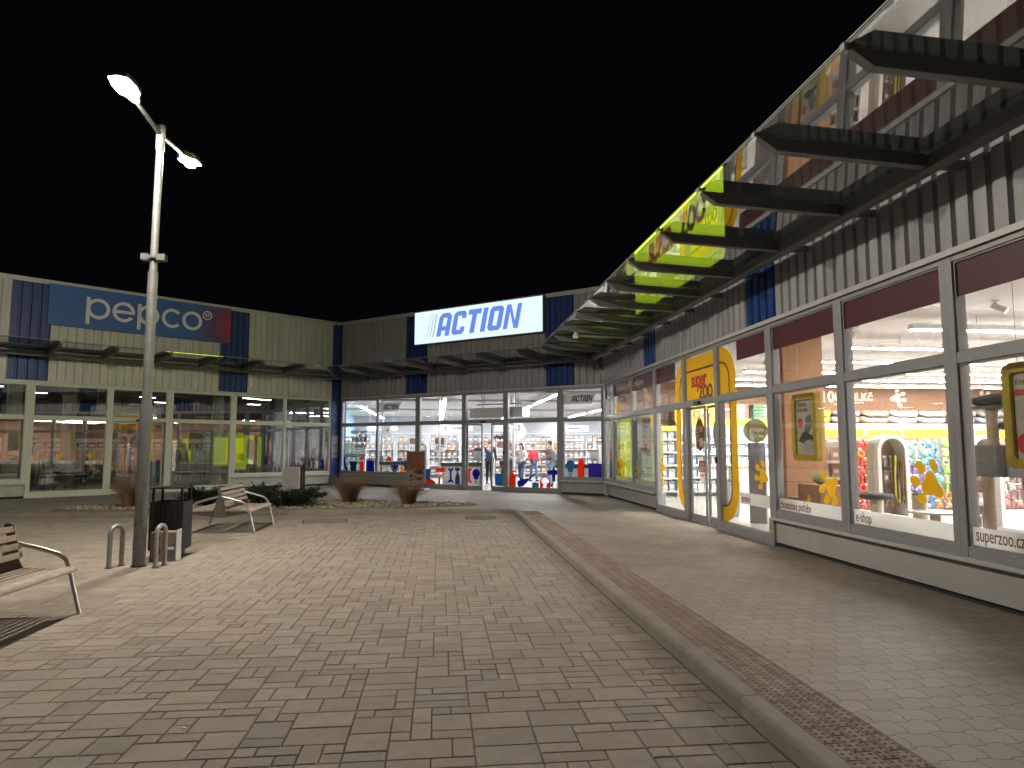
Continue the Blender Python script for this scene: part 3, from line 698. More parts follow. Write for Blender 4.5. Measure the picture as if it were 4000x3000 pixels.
# notices on the blue pilaster, white box and camera on the walls
for k, (z0, z1) in enumerate(((1.72, 2.12), (1.40, 1.70), (1.20, 1.36))):
    b = MB(); b.box(-0.14, 0.14, -0.012, 0.0, 0, z1-z0)
    o = b.build('notice', M['white_film']); place(o, ['upper', 'middle', 'lowest small'][k] + ' white paper notice fixed to the dark blue corner pilaster', 'notice', PEP, (-0.185, -0.061, z0))
b = MB(); b.box(-0.08, 0.08, -0.10, 0.0, 0, 0.30); o = b.build('junction_box', M['white'], None, 0.01)
place(o, 'small white junction box on the cladding beside the blue band', 'junction box', PEP, (-3.86, -0.045, 3.95))
cm = empty('security_camera', 'white dome security camera on a long arm under the pet shop canopy', 'camera', ZOO, (4.55, 0, 4.42))
b = MB(); b.tube([(0, -0.05, 0), (0, -1.75, 0.06)], 0.022, 8); b.build('arm', M['white_gloss'], cm)
b = MB(); b.ball((0, -1.84, 0.04), 0.085, n=16, m=10); b.cyl((0, -1.84, 0.05), (0, -1.84, 0.15), 0.07, 0.05); b.build('housing', M['white_gloss'], cm)
b = MB(); b.ball((0, -1.85, -0.02), 0.045, n=12, m=8); b.build('lens', M['black'], cm)
# ------------------------------------------------------------------ street lamp
M['lamp_glow'] = emit_mat('lamp_lens', (1.0, 0.90, 0.76), LAMP)
M['lamp_core'] = emit_mat('lamp_lens_core', (1.0, 0.90, 0.76), LAMP*0.14)
M['lamp_steel'] = mat('weathered_lamp_steel', (0.17, 0.175, 0.17), 0.6, 0.3, var=0.25, vscale=10, bump=0.05)
lp = empty('street_lamp', 'tall stepped steel street lamp with two lit heads on opposite arms', 'street lamp', WORLD, (-4.115, 10.1, 0))
b = MB(); b.tube([(0,0,0), (0,0,2.22), (0,0,2.26), (0.0,0,4.15), (0.0,0,4.19), (0.01,0,6.25)], [0.083, 0.083, 0.066, 0.066, 0.05, 0.05], 20); b.build('pole', M['lamp_steel'], lp)
b = MB(); b.cyl((0,0,0), (0,0,0.02), 0.10); b.build('base_collar', M['rubber'], lp)
b = MB(); b.box(-0.16, -0.055, -0.06, 0.06, 4.33, 4.42); b.box(0.055, 0.17, -0.06, 0.06, 4.33, 4.42); b.box(-0.06, 0.06, -0.075, -0.055, 4.36, 4.39); b.build('pole_bracket', M['lamp_steel'], lp)
b = MB(); b.cyl((0.01,0,5.98), (0.01,0,6.36), 0.062); b.build('head_socket', M['lamp_steel'], lp)
b = MB(); b.box(-0.05, 0.05, -0.086, -0.082, 0.62, 0.82); b.build('access_hatch', M['lamp_steel'], lp)
for k, sgn in enumerate((-1, 1)):
    b = MB(); b.tube([(0.01, 0.03*sgn, 6.22), (0.01, 0.85*sgn, 6.31)], 0.032, 12); b.build('arm', M['lamp_steel'], lp)
    e = bpy.data.objects.new('lamp_head', None)
    # tilted flat luminaire: body and lens
    T = Matrix.Translation((0.01, 0.83*sgn, 6.30)) @ Matrix.Rotation(0 if sgn > 0 else PI, 4, 'Z') @ Matrix.Rotation(rad(6), 4, 'X')
    h = MB(); pl = [(-0.05, -0.02), (0.05, -0.02), (0.075, 0.10), (0.14, 0.18), (0.155, 0.36), (0.12, 0.55), (0, 0.585), (-0.12, 0.55), (-0.155, 0.36), (-0.14, 0.18), (-0.075, 0.10)]
    h.prism(pl, 'z', -0.02, 0.045)
    h.prism([(x*0.75, 0.06+(y-0.06)*0.85) for x, y in pl], 'z', 0.045, 0.075)
    h.v = [tuple(T @ Vector(v)) for v in h.v]; hd = h.build('lamp_head', M['lamp_steel'], lp, 0.006)
    q = MB(); n = 24
    top = [(0.098*math.cos(2*PI*i/n), 0.36+0.145*math.sin(2*PI*i/n), -0.021) for i in range(n)]; bot = [(0.070*math.cos(2*PI*i/n), 0.36+0.114*math.sin(2*PI*i/n), -0.086) for i in range(n)]
    q.add(top+bot, [(i, (i+1) % n, n+(i+1) % n, n+i) for i in range(n)]); q.cur = 1; q.add(bot, [tuple(range(n))]); q.cur = 0; q.add(top, [tuple(range(n))])
    q.v = [tuple(T @ Vector(v)) for v in q.v]; q.build('lens', [M['lamp_glow'], M['lamp_core']], hd)

# ------------------------------------------------------------------ hoops guarding the lamp
for k, x in enumerate((-4.42, -3.83)):
    h = empty('bollard_hoop', ['left', 'right'][k] + ' galvanised steel hoop bollard guarding the street lamp, ' + ['on the bench side', 'in front of the litter bin'][k], 'bollard', WORLD, (x, 10.09, 0), rad((-24, -13)[k]))
    p = [(0, -0.10, -0.02), (0, -0.10, 0.45)] + [(0, -0.10*math.cos(t*PI/10), 0.45+0.11*math.sin(t*PI/10)) for t in range(1, 10)] + [(0, 0.10, 0.45), (0, 0.10, -0.02)]
    b = MB(); b.tube(p, 0.031, 14); b.build('hoop_tube', M['steel'], h)
    for s in (-1, 1):
        b = MB(); b.tube([(0.045*math.cos(a), s*0.10+0.045*math.sin(a), 0.004) for a in [2*PI*q/12 for q in range(12)]], 0.006, 5, closed=True); b.build('ground_joint', M['joint'], h)

# ------------------------------------------------------------------ litter bin, cardboard box
M['bin_wood'] = mat('dark_stained_slats', (0.012, 0.009, 0.008), 0.6, var=0.35, vscale=7, bump=0.2)
M['bin_metal'] = mat('dark_brown_metal', (0.010, 0.008, 0.008), 0.5, 0.3, var=0.2)
bn = empty('litter_bin', 'dark brown slatted litter bin with flat lid behind the street lamp', 'litter bin', WORLD, (-4.06, 11.05, 0), rad(3))
b = MB(); b.box(-0.215, 0.215, -0.215, 0.215, 0.09, 0.80); b.box(-0.17, 0.17, -0.17, 0.17, 0.0, 0.09); b.build('bin_body', M['bin_metal'], bn)
for s in range(4):
    for i in range(6):
        u = -0.194 + i*0.0776
        q = MB(); q.box(-0.036, 0.036, -0.012, 0.012, 0.11, 0.825)
        T = Matrix.Rotation(s*PI/2, 4, 'Z') @ Matrix.Translation((u, -0.228, 0)); q.v = [tuple(T @ Vector(v)) for v in q.v]
        q.build('side_slat', M['bin_wood'], bn, 0.004)
for sx in (-1, 1):
    for sy in (-1, 1):
        b = MB(); b.box(sx*0.2-0.016, sx*0.2+0.016, sy*0.2-0.016, sy*0.2+0.016, 0.80, 1.02); b.build('lid_post', M['bin_metal'], bn)
b = MB(); b.box(-0.24, 0.24, -0.24, 0.24, 1.02, 1.035); b.box(-0.2, 0.2, -0.2, 0.2, 1.035, 1.042); b.build('lid', M['bin_metal'], bn, 0.004)
M['card'] = mat('brown_cardboard', (0.28, 0.20, 0.14), 0.9, var=0.12, vscale=6)
bx = empty('cardboard_box', 'cardboard box with blue print and a white side, standing against the litter bin', 'box', WORLD, (-3.92, 10.58, 0), rad(4))
b = MB(); b.box(-0.21, 0.15, -0.10, 0.12, 0.003, 0.42); b.build('carton', M['card'], bx, 0.004)
b = MB(); b.box(-0.02, 0.13, -0.1035, -0.10, 0.05, 0.24); b.build('blue_label', mat('blue_box_print', (0.10, 0.16, 0.22), 0.7, var=0.2, vscale=20), bx)
b = MB(); b.box(-0.01, 0.12, -0.1065, -0.1035, 0.17, 0.21); b.build('pale_print', M['white'], bx)
b = MB(); b.cyl((-0.12, -0.1035, 0.33), (-0.12, -0.10, 0.33), 0.045); b.cyl((-0.11, -0.1035, 0.15), (-0.11, -0.10, 0.15), 0.05); b.build('round_print', mat('brown_box_print', (0.12, 0.05, 0.035), 0.8), bx)
b = MB(); b.box(0.1505, 0.162, -0.13, 0.09, 0.003, 0.45); b.build('white_flap', M['white'], bx)

# ------------------------------------------------------------------ benches
M['slat'] = mat('weathered_bench_wood', (0.40, 0.335, 0.27), 0.6, var=0.28, vscale=9, bump=0.25, bscale=60)
M['bench_steel'] = mat('bench_steel_tube', (0.50, 0.49, 0.47), 0.33, 0.8, var=0.12, vscale=8)
M['bench_plate'] = mat('bench_steel_plate', (0.20, 0.175, 0.15), 0.5, 0.5, var=0.15)
def bench(label, loc, rz):
    root = empty('park_bench', label, 'bench', WORLD, loc, rz, 'double sided benches on the plaza')
    Ln = 1.52
    for k, y in enumerate((0.0, Ln)):
        pts = [(-0.66, y, 0.0), (-0.60, y, 0.22), (-0.545, y, 0.44), (-0.50, y, 0.535), (-0.43, y, 0.59), (-0.25, y, 0.645), (-0.03, y, 0.70)]
        for s in (-1, 1):
            b = MB(); b.tube([(x*-s, yy, z) for x, yy, z in pts], 0.0225, 12); b.build('leg', M['bench_steel'], root)
    for k, y in enumerate((0.03, Ln-0.03)):
        # waisted plate that carries both seats and the backrest
        pl = [(-0.50, 0.415), (-0.50, 0.385), (-0.25, 0.33), (0, 0.30), (0.25, 0.33), (0.50, 0.385), (0.50, 0.415), (0.22, 0.43), (0.12, 0.47), (0.085, 0.54), (0.075, 0.62), (0.045, 0.70), (0.02, 0.88), (-0.03, 0.90), (-0.075, 0.89), (-0.03, 0.72), (-0.045, 0.66), (-0.075, 0.58), (-0.10, 0.49), (-0.22, 0.43)]
        b = MB(); b.prism(pl, 'y', y-0.005, y+0.005); b.build('side_plate', M['bench_plate'], root)
    for s in (-1, 1):
        for i in range(6):
            x = s*(0.135 + i*0.068); z = 0.432 + 0.004*abs(i-3)
            b = MB(); b.obox((x, Ln/2, z), 0.045, Ln+0.08, 0.03); b.build('seat_slat', M['slat'], root, 0.006)
        b = MB(); b.prism(arc(0, 0, 0.05, 0, 360, 14, 0.026)[:-1], 'y', -0.05, Ln+0.05)
        b.v = [(s*0.545 + vx, vy, 0.438 + vz - s*vx*0.35) for vx, vy, vz in b.v]; b.build('seat_slat', M['slat'], root)
    for i in range(4):
        z = 0.585 + i*0.085; x = 0.085 - i*0.026
        b = MB(); b.obox((x, Ln/2, z), 0.026, Ln+0.02, 0.060, ry=rad(-16)); b.build('back_slat', M['slat'], root, 0.006)
    b = MB(); b.tube([(0.0, 0.03, 0.31), (0.0, Ln-0.03, 0.31)], 0.02, 10); b.build('cross_tube', M['bench_steel'], root)
    for y in (0.03, Ln-0.03):
        for i in range(4):
            b = MB(); z = 0.585 + i*0.085; x = 0.10 - i*0.026
            b.ball((x, y, z), 0.010, n=8, m=6); b.build('bolt', M['steel'], root)
    return root
bench('slatted double sided bench by the planting bed, behind the litter bin', (-4.14, 13.65, 0), 0)
bench('slatted double sided bench nearest the viewer, cut off by the picture edge', (-4.19, 5.83, 0), 0)

# ------------------------------------------------------------------ planting bed
M['soil'] = mat('bed_soil', (0.07, 0.055, 0.042), 0.95, var=0.3, vscale=5, bump=0.5)
bed = [(-9.4, 18.0), (-8.2, 17.62), (-5.5, 17.55), (-2.5, 17.62), (-0.2, 17.82), (0.75, 18.12), (1.02, 18.42), (0.75, 18.72), (-0.3, 19.35), (-1.8, 20.0), (-3.6, 20.45), (-5.5, 20.3), (-7.6, 19.6), (-9.2, 18.6)]
struct(flat(bed, 0.112, 'planting_bed', M['soil']))
b = MB()
for i in range(len(bed)):
    p = Vector((*bed[i], 0)); q = Vector((*bed[(i+1) % len(bed)], 0)); d = (q-p); ln = d.length; a = math.atan2(d.y, d.x)
    b.obox(((p.x+q.x)/2, (p.y+q.y)/2, 0.10), ln+0.03, 0.05, 0.06, a)
struct(b.build('bed_edging', M['edging']))
def inside(x, y):
    c = False
    for i in range(len(bed)):
        (xa, ya), (xb, yb) = bed[i], bed[i-1]
        if (ya > y) != (yb > y) and x < (xb-xa)*(y-ya)/(yb-ya)+xa: c = not c
    return c
M['gravel'] = mat('crushed_stone', (0.36, 0.31, 0.25), 0.9, var=0.25, vscale=5, attr='tone')
b = MB(); rng = random.Random(11); n = 0
while n < 3600:
    x, y = rng.uniform(-9.3, 1.0), rng.uniform(17.5, 20.45)
    if not inside(x, y): continue
    s = rng.uniform(0.022, 0.062); tn = rng.uniform(0.5, 1.35); b.t = (tn, tn*rng.uniform(0.92, 1), tn*rng.uniform(0.82, 0.98))
    V = []
    for d in ((1,0,0),(-1,0,0),(0,1,0),(0,-1,0),(0,0,1),(0,0,-1)):
        k = s*rng.uniform(0.65, 1.3); V.append((x+d[0]*k+rng.uniform(-.3,.3)*s, y+d[1]*k+rng.uniform(-.3,.3)*s, 0.118+d[2]*k*0.7+rng.uniform(-.1,.5)*s))
    b.add(V, [(0,2,4),(2,1,4),(1,3,4),(3,0,4),(2,0,5),(1,2,5),(3,1,5),(0,3,5)]); n += 1
b.t = None
tag(b.build('gravel', M['gravel']), 'pale crushed stone mulch covering the planting bed', 'gravel', kind='stuff')

M['dry_grass'] = mat('dry_grass_blades', (0.27, 0.185, 0.12), 0.85, attr='tone')
def tuft(label, x, y, R, H, n, seed):
    rng = random.Random(seed); b = MB()
    for i in range(n):
        a = rng.uniform(0, 2*PI); r0 = 0.16*math.sqrt(rng.random()); lean = rng.random()**0.7*R; h = H*rng.uniform(0.55, 1.05)
        if rng.random() < 0.12: lean *= 1.5; h *= 0.75
        a2 = a + rng.uniform(-0.6, 0.6); w = rng.uniform(0.0015, 0.0035)
        tn = rng.uniform(0.45, 1.5); b.t = (tn, tn*rng.uniform(0.8, 1.05), tn*rng.uniform(0.7, 1.1))
        p0 = Vector((r0*math.cos(a), r0*math.sin(a), 0)); top = p0 + Vector((lean*math.cos(a2), lean*math.sin(a2), h))
        mid = p0*0.5 + top*0.5 + Vector((-0.22*lean*math.cos(a2), -0.22*lean*math.sin(a2), 0.06*h)); side = Vector((-math.sin(a+1.0), math.cos(a+1.0), 0))*w
        m1 = p0*0.25+mid*0.75
        if lean > 0.55*R and rng.random() < 0.7:      # outer blades arch over
            dv = Vector((math.cos(a2), math.sin(a2), 0)); top = top - Vector((0, 0, 0.12*h)); tip = top + dv*0.22*h - Vector((0, 0, rng.uniform(0.02, 0.22)*h))
            b.add([p0-side, p0+side, mid-side, mid+side, top-side*0.7, top+side*0.7, tip], [(0,1,3,2), (2,3,5,4), (4,5,6)])
        else: b.add([p0-side, p0+side, mid-side, mid+side, top], [(0,1,3,2), (2,3,4)])
        if rng.random() < 0.5:   # feathery seed head
            for q in range(4):
                c = top*(1-0.07*q) + mid*(0.07*q); d = Vector((rng.uniform(-1,1), rng.uniform(-1,1), rng.uniform(0.2, 1)))*0.035
                b.add([c, c+d, c+d*0.6+side*2], [(0,1,2)])
    b.t = None
    o = b.build('grass_tuft', M['dry_grass']); place(o, label, 'ornamental grass', WORLD, (x, y, 0.11), 0, 'ornamental grasses in the planting bed')
tuft('reddish dry grass clump behind the lamp post, at the far end of the bed', -7.78, 18.45, 0.40, 0.88, 1300, 1)
tuft('tall dry grass clump in the gravel below the blue corner pilaster', -2.42, 19.25, 0.46, 0.82, 1500, 2)
tuft('dry grass clump at the tapering end of the bed, in front of the red board', -0.78, 18.5, 0.38, 0.70, 1200, 3)

M['juniper'] = mat('juniper_needles', (0.028, 0.042, 0.020), 0.8, attr='tone')
def shrub(label, cx, cy, rx, ry, H, n, seed):
    rng = random.Random(seed); b = MB(); k = 0
    arms = [(rng.uniform(0, 2*PI), rng.uniform(0.45, 1.0), rng.uniform(0.3, 1.0)) for _ in range(34)]
    for a, l, hh in arms:
        tip = Vector((rx*l*math.cos(a), ry*l*math.sin(a), H*hh*rng.uniform(0.7, 1.05)))
        for j in range(n//34):
            t = rng.uniform(0.25, 1.0); c = Vector((tip.x*t, tip.y*t, tip.z*t**0.6)) + Vector((rng.gauss(0, .045), rng.gauss(0, .045), rng.gauss(0, .035)))
            c.z = max(c.z, 0.0)
            dr = (Vector((math.cos(a), math.sin(a), 0.55)) + Vector((rng.uniform(-1,1), rng.uniform(-1,1), rng.uniform(-.6,1)))*0.7).normalized()
            s = rng.uniform(0.03, 0.085); sd = dr.cross(Vector((rng.uniform(-1,1), rng.uniform(-1,1), rng.uniform(-1,1)))).normalized()*s*0.22
            tn = rng.uniform(0.5, 1.6); b.t = (tn, tn, tn*0.9)
            b.add([c-sd, c+sd, c+dr*s], [(0,1,2)]); b.add([c, c+dr*s*0.6+sd*2.4, c+dr*s*0.3], [(0,1,2)])
    b.t = None
    root = empty('juniper_shrub', label, 'shrub', WORLD, (cx, cy, 0.11), 0, 'low evergreens in the planting bed')
    b.build('foliage', M['juniper'], root)
    st = MB()
    for a, l, hh in arms[:14]: st.tube([(0, 0, -0.02), (rx*l*0.4*math.cos(a), ry*l*0.4*math.sin(a), H*hh*0.55), (rx*l*0.8*math.cos(a), ry*l*0.8*math.sin(a), H*hh*0.8)], [0.018, 0.012, 0.006], 5)
    st.build('stem', M['bin_wood'], root)
shrub('low dark evergreen shrub behind the bench, on the lamp post side', -6.0, 18.55, 0.75, 0.55, 0.62, 5600, 21)
shrub('wide dark evergreen shrub spreading below the white electric cabinet', -3.95, 18.1, 1.15, 0.6, 0.55, 8200, 22)
shrub('small dark evergreen tuft between the bench and the electric cabinet', -4.75, 19.2, 0.6, 0.5, 0.6, 4200, 23)

# ------------------------------------------------------------------ electric cabinet, advertising board
ec = empty('electric_cabinet', 'light grey electric cabinet on a dark slatted post in the planting bed', 'electric cabinet', WORLD, (-4.35, 21.2, 0.1), rad(6))
b = MB(); b.box(-0.27, 0.20, -0.14, 0.10, 0.30, 0.95); b.build('cabinet_box', M['white'], ec, 0.006)
b = MB(); b.box(-0.265, 0.195, -0.148, -0.14, 0.31, 0.94); b.build('cabinet_door', mat('cabinet_grey', (0.50, 0.48, 0.46), 0.6, var=0.05), ec)
b = MB(); b.box(0.165, 0.185, -0.158, -0.148, 0.56, 0.62); b.build('door_lock', M['black'], ec)
b = MB(); b.box(-0.24, -0.08, -0.08, 0.06, 0.0, 0.30); b.build('cabinet_foot', M['white'], ec)
for i in range(5):
    b = MB(); b.box(-0.02+i*0.075, 0.045+i*0.075, 0.12, 0.16, 0.0, 0.98); b.build('screen_slat', M['bin_wood'], ec)
ab = empty('advertising_board', 'reddish poster board on a white weighted foot beside the corner shop door', 'advertising board', WORLD, (-0.80, 25.1, 0.1), CEN.a + rad(14))
b = MB(); b.box(-0.38, 0.38, -0.02, 0.02, 0.22, 1.40); b.build('board_frame', M['frame'], ab, 0.006)
M['poster_red'] = mat('red_poster_print', (0.30, 0.115, 0.075), 0.6, var=0.35, vscale=5)
M['poster_tan'] = mat('pale_poster_print', (0.40, 0.30, 0.24), 0.6, var=0.25, vscale=6)
b = MB(); b.box(-0.345, 0.345, -0.027, -0.02, 0.72, 1.365); b.build('poster', M['poster_red'], ab)
b = MB(); b.box(-0.345, 0.345, -0.027, -0.02, 0.255, 0.72); b.build('poster', M['poster_tan'], ab)
b = MB()
for q, (x, z, w, h, a) in enumerate(((0.12, 0.66, 0.34, 0.10, 8), (0.20, 0.60, 0.26, 0.06, 8), (-0.18, 0.50, 0.12, 0.09, -5), (0.16, 0.40, 0.22, 0.12, 4), (-0.16, 0.36, 0.18, 0.06, 12), (0.0, 0.48, 0.1, 0.05, 0))): b.obox((x, -0.0285, z), w, 0.003, h, ry=-rad(a))
b.build('poster_picture', M['brown_ink'], ab)
b = MB(); b.box(-0.46, 0.46, -0.22, 0.22, 0.0, 0.07); b.build('weighted_foot', M['white'], ab, 0.02)
for s in (-1, 1):
    b = MB(); b.tube([(s*0.3, 0, 0.07), (s*0.3, 0, 0.22)], 0.018, 8); b.build('support_spring', M['steel'], ab)
# ------------------------------------------------------------------ stickers and films on the glazing
YF = 0.004
def film(b, polys, th=0.003, y=YF):
    for k, p in enumerate(polys): b.prism(p, 'y', y-0.0004*k, y+th)
def sticker(label, fr, x, z, polys, m, name='window_sticker', extra=None, y=YF, group=None, cat='window sticker'):
    b = MB(); film(b, polys, y=y); o = b.build(name, m)
    place(o, label, cat, fr, (x, 0, z), 0, group)
    if extra:
        for nm, pl, mm in extra:
            e = MB(); film(e, pl, y=y-0.003); e.build(nm, mm, o)
    return o
def thick(pts, w):
    """polyline as a row of quads"""
    out = []
    for (xa, ya), (xb, yb) in zip(pts, pts[1:]):
        d = Vector((xb-xa, yb-ya)); d.normalize(); n = Vector((-d.y, d.x))*w/2; d *= w*0.25
        out.append([(xa+n.x-d.x, ya+n.y-d.y), (xa-n.x-d.x, ya-n.y-d.y), (xb-n.x+d.x, yb-n.y+d.y), (xb+n.x+d.x, yb+n.y+d.y)])
    return out
def R(x0, x1, z0, z1): return [(x0, z0), (x1, z0), (x1, z1), (x0, z1)]
st = {}
for nm, c in dict(navy=(0.02, 0.022, 0.42), blue=(0.03, 0.16, 0.36), violet=(0.06, 0.02, 0.30), orange=(0.85, 0.08, 0.012), teal=(0.05, 0.26, 0.48), dark=(0.02, 0.07, 0.16), tan=(0.85, 0.50, 0.16), purple=(0.09, 0.05, 0.46), white=(0.75, 0.76, 0.78)).items():
    st[nm] = mat(nm + '_vinyl', c, 0.5, var=0.03, trans=0.5)
sticker('violet sock sticker, first in the row at the corner window', CEN, 0.47, 0.97, [[(-.10,.31),(.0,.31),(.0,.0),(.12,-.18),(.15,-.27),(.10,-.31),(.04,-.28),(-.10,-.06)]], st['violet'])
def bucket(s=1): return [[(-.20*s,.13*s),(.20*s,.13*s),(.15*s,-.25*s),(-.15*s,-.25*s)]] + [R(-.22*s,.22*s,.12*s,.15*s)]
sticker('dark blue bucket sticker with a thin handle, beside the sock', CEN, 0.93, 0.92, bucket() + thick(arc(0, .13, .2, 0, 180, 12, .22), .015), st['dark'])
def spray(): return [[(-.09,-.28),(.09,-.28),(.09,.02),(.03,.12),(-.03,.12),(-.09,.02)], R(-.025,.025,.12,.19), [(-.10,.19),(.10,.19),(.12,.25),(.05,.28),(-.06,.28)]] + thick([(-.03,.19),(-.09,.10)], .025)
sticker('small orange spray bottle sticker between bucket and shopping bag', CEN, 1.40, 0.96, spray(), st['orange'])
sticker('navy shopping bag sticker beside the orange spray bottle', CEN, 1.87, 0.94, [R(-.22,.22,-.27,.17)] + thick(arc(0, .17, .08, 0, 180, 10, .16), .02), st['navy'])
sticker('dark spatula sticker, first in the second window', CEN, 2.47, 0.98, [R(-.035,.035,-.30,-.12)] + thick([(0,-.12),(0,.05)], .02) + thick([(-.07,.04),(.07,.04),(.07,.28),(-.07,.28),(-.07,.04)], .025) + thick([(-.02,.05),(-.02,.28)], .02) + thick([(.03,.05),(.03,.28)], .02), st['dark'])
sticker('desk lamp sticker with an orange shade', CEN, 2.79, 1.0, thick([(.02,-.26),(-.08,.0),(.07,.22)], .018) + [R(-.10,.12,-.31,-.28)], st['dark'], extra=[('lamp_shade', [[(.05,.30),(.16,.26),(.22,.10),(.02,.14)]], st['orange'])])
pent = [(.07*math.sin(2*PI*k/5), .07*math.cos(2*PI*k/5)) for k in range(5)]
fb = sticker('navy and white football sticker beside the watering can', CEN, 3.19, 0.87, [arc(0, 0, .19, 0, 360, 28)[:-1]], st['navy'], extra=[('white_patch', [[(.125*math.sin(2*PI*(k+.5)/5)+.055*math.sin(2*PI*q/6), .125*math.cos(2*PI*(k+.5)/5)+.055*math.cos(2*PI*q/6)) for q in range(6)] for k in range(5)], st['white'])])
sticker('slate blue watering can sticker partly behind the red board', CEN, 3.78, 1.0, [[(-.10,-.27),(.22,-.27),(.18,.12),(-.06,.12)]] + thick([(-.08,-.10),(-.30,.17)], .05) + thick([(-.36,.14),(-.26,.22)], .06) + thick(arc(.2, -.02, .14, -70, 90, 8), .03), st['dark'])
sticker('tan rubber boot sticker at the bottom of the second window', CEN, 3.62, 0.79, [[(-.14,-.11),(.16,-.11),(.16,-.04),(.03,0),(.0,.13),(-.14,.13)]], st['tan'])
sticker('mid blue watering bucket sticker at the edge of the third window', CEN, 4.80, 0.68, bucket(0.95) + thick([(.16,-.12),(.32,.1)], .03), st['teal'])
sticker('orange shoe sticker at the bottom of the third window', CEN, 4.95, 0.38, [[(-.30,-.10),(.28,-.10),(.29,-.03),(.10,.06),(-.02,.11),(-.30,.09)]], st['orange'])
sticker('orange paint roller sticker in the third window', CEN, 5.49, 0.59, [R(-.24,.18,.13,.29), R(-.10,-.03,-.30,-.05)] + thick([(.18,.21),(.22,.19),(.22,.09),(-.065,.0),(-.065,-.05)], .022), st['orange'])
def wrench(): return [R(-.04,.04,-.18,.18)] + [[(.12*math.cos(rad(a))*1.0, s*(.23) + s*.085*math.sin(rad(a))*1.0) for a in (150, 190, 230, 270, 310, 350, 30)] + [(.05, s*.27), (.04, s*.23), (-.04, s*.23), (-.05, s*.27)] for s in (-1, 1)]
sticker('navy spanner sticker in the third window', CEN, 5.95, 0.61, wrench(), st['navy'])
sticker('blue trigger spray bottle sticker beside the navy spanner', CEN, 6.27, 0.60, [[(-.11,-.31),(.11,-.31),(.11,-.05),(.04,.09),(-.04,.09),(-.11,-.05)], R(-.03,.03,.09,.18), [(-.15,.20),(-.10,.29),(.08,.29),(.13,.18),(-.03,.18)]], st['blue'])
sticker('orange spanner sticker at the edge of the sliding door', CEN, 6.75, 0.62, wrench(), st['orange'], y=0.060)
bl = lambda: [arc(0, .08, .165, -50, 230, 18) + [(-.08, -.14), (.08, -.14)], R(-.08,.08,-.185,-.165), R(-.08,.08,-.225,-.205), [(-.06,-.245),(.06,-.245),(.02,-.285),(-.02,-.285)]]
sticker('navy light bulb sticker on the sliding door', CEN, 7.06, 0.62, bl(), st['navy'], y=0.060)
sticker('mid blue bucket sticker on the open sliding door leaf', CEN, 8.05, 0.50, [[(-.19,.22),(.18,.22),(.16,-.2),(-.15,-.2)]], st['teal'], y=0.060)
sticker('big orange pump bottle sticker in the window next to the door', CEN, 8.65, 0.55, [R(-.14,.14,-.29,.10), [(-.14,.10),(.14,.10),(.05,.17),(-.05,.17)], R(-.04,.04,.17,.27), R(-.04,.12,.24,.29)], st['orange'])
sticker('navy saucepan sticker with a lid and long handle', CEN, 9.06, 0.45, [[(-.22,-.05),(-.16,-.17),(.05,-.12),(.2,.0),(.24,.14),(-.02,.10),(-.18,.04)], R(-.1,-.03,.08,.14)] + thick([(.21,.06),(.36,.20),(.48,.27)], .055), st['navy'])
sticker('small teal pot sticker beside the saucepan', CEN, 9.58, 0.36, [[(-.13,-.09),(.13,-.09),(.13,.08),(.0,.10),(-.13,.08)]], st['teal'])
sticker('orange headphones sticker below the hairdryer', CEN, 9.96, 0.47, thick(arc(0, 0, .18, -25, 205, 16), .045) + [[(-.20,-.2),(-.1,-.2),(-.07,-.08),(-.12,0),(-.2,-.05)], [(.20,-.2),(.1,-.2),(.07,-.08),(.12,0),(.2,-.05)]], st['orange'])
sticker('navy hairdryer sticker above the headphones', CEN, 10.24, 0.80, [[(-.2,-.07),(.12,-.085),(.20,-.04),(.20,.05),(.12,.10),(-.2,.06)], [(.02,-.08),(.12,-.08),(.11,-.30),(.05,-.30)]], st['navy'])
sticker('teal light bulb sticker in the last window by the downpipe', CEN, 10.92, 0.97, bl(), st['teal'])
sticker('tall orange bottle sticker in the last window', CEN, 11.32, 0.98, [[(-.13,-.33),(.11,-.33),(.11,.12),(.04,.3),(-.05,.3),(-.13,.12)]], st['orange'])
sticker('purple shopping bag sticker in the last window', CEN, 11.82, 0.90, [R(-.24,.24,-.26,.22)] + thick(arc(0, .22, .09, 0, 180, 10, .14), .02), st['purple'])

def slanted_plate(label, x, z, w, h, pm):
    root = empty('window_sign', label, 'window sign', CEN, (x, 0, z))
    b = MB(); b.prism([(0, 0), (w-0.16, 0), (w, h), (0, h)], 'y', YF, YF+0.003); b.build('plate', pm, root)
    action_logo(root, 0.30, 0.075, YF, h*0.58, 0.003, M['black'], [M['grey_ink'], M['frame'], M['frame']], width=w*0.60)
M['plate'] = mat('pale_grey_vinyl', (0.72, 0.71, 0.72), 0.6, trans=0.55)
slanted_plate('pale slanted sign reading ACTION in the upper second window', 2.27, 3.05, 1.22, 0.36, M['plate'])
slanted_plate('pale slanted sign reading ACTION in the last upper window by the downpipe', 10.70, 3.06, 1.20, 0.36, M['plate'])
def lettering(label, body, fr, x, z, size, m, name='window_lettering', bold=0.0, shear=0.0, sx=1.0, align='LEFT', y=YF, cat='window lettering'):
    o = text(name, body, size, m, None, (0,0,0), (PI/2,0,0), 0.0015, bold, shear, sx, align)
    o.location = fr.w(x, y, z); o.rotation_euler = (PI/2, 0, fr.a); return tag(o, label, cat)
lettering('slanted grey words nízké ceny on the first corner window', 'nízké ceny', CEN, 0.72, 2.27, 0.24, M['grey_ink'], bold=0.007, shear=0.25, sx=0.92)
lettering('large slanted grey word velké on the first corner window', 'velké', CEN, 0.76, 1.99, 0.42, M['grey_ink'], bold=0.013, shear=0.25)
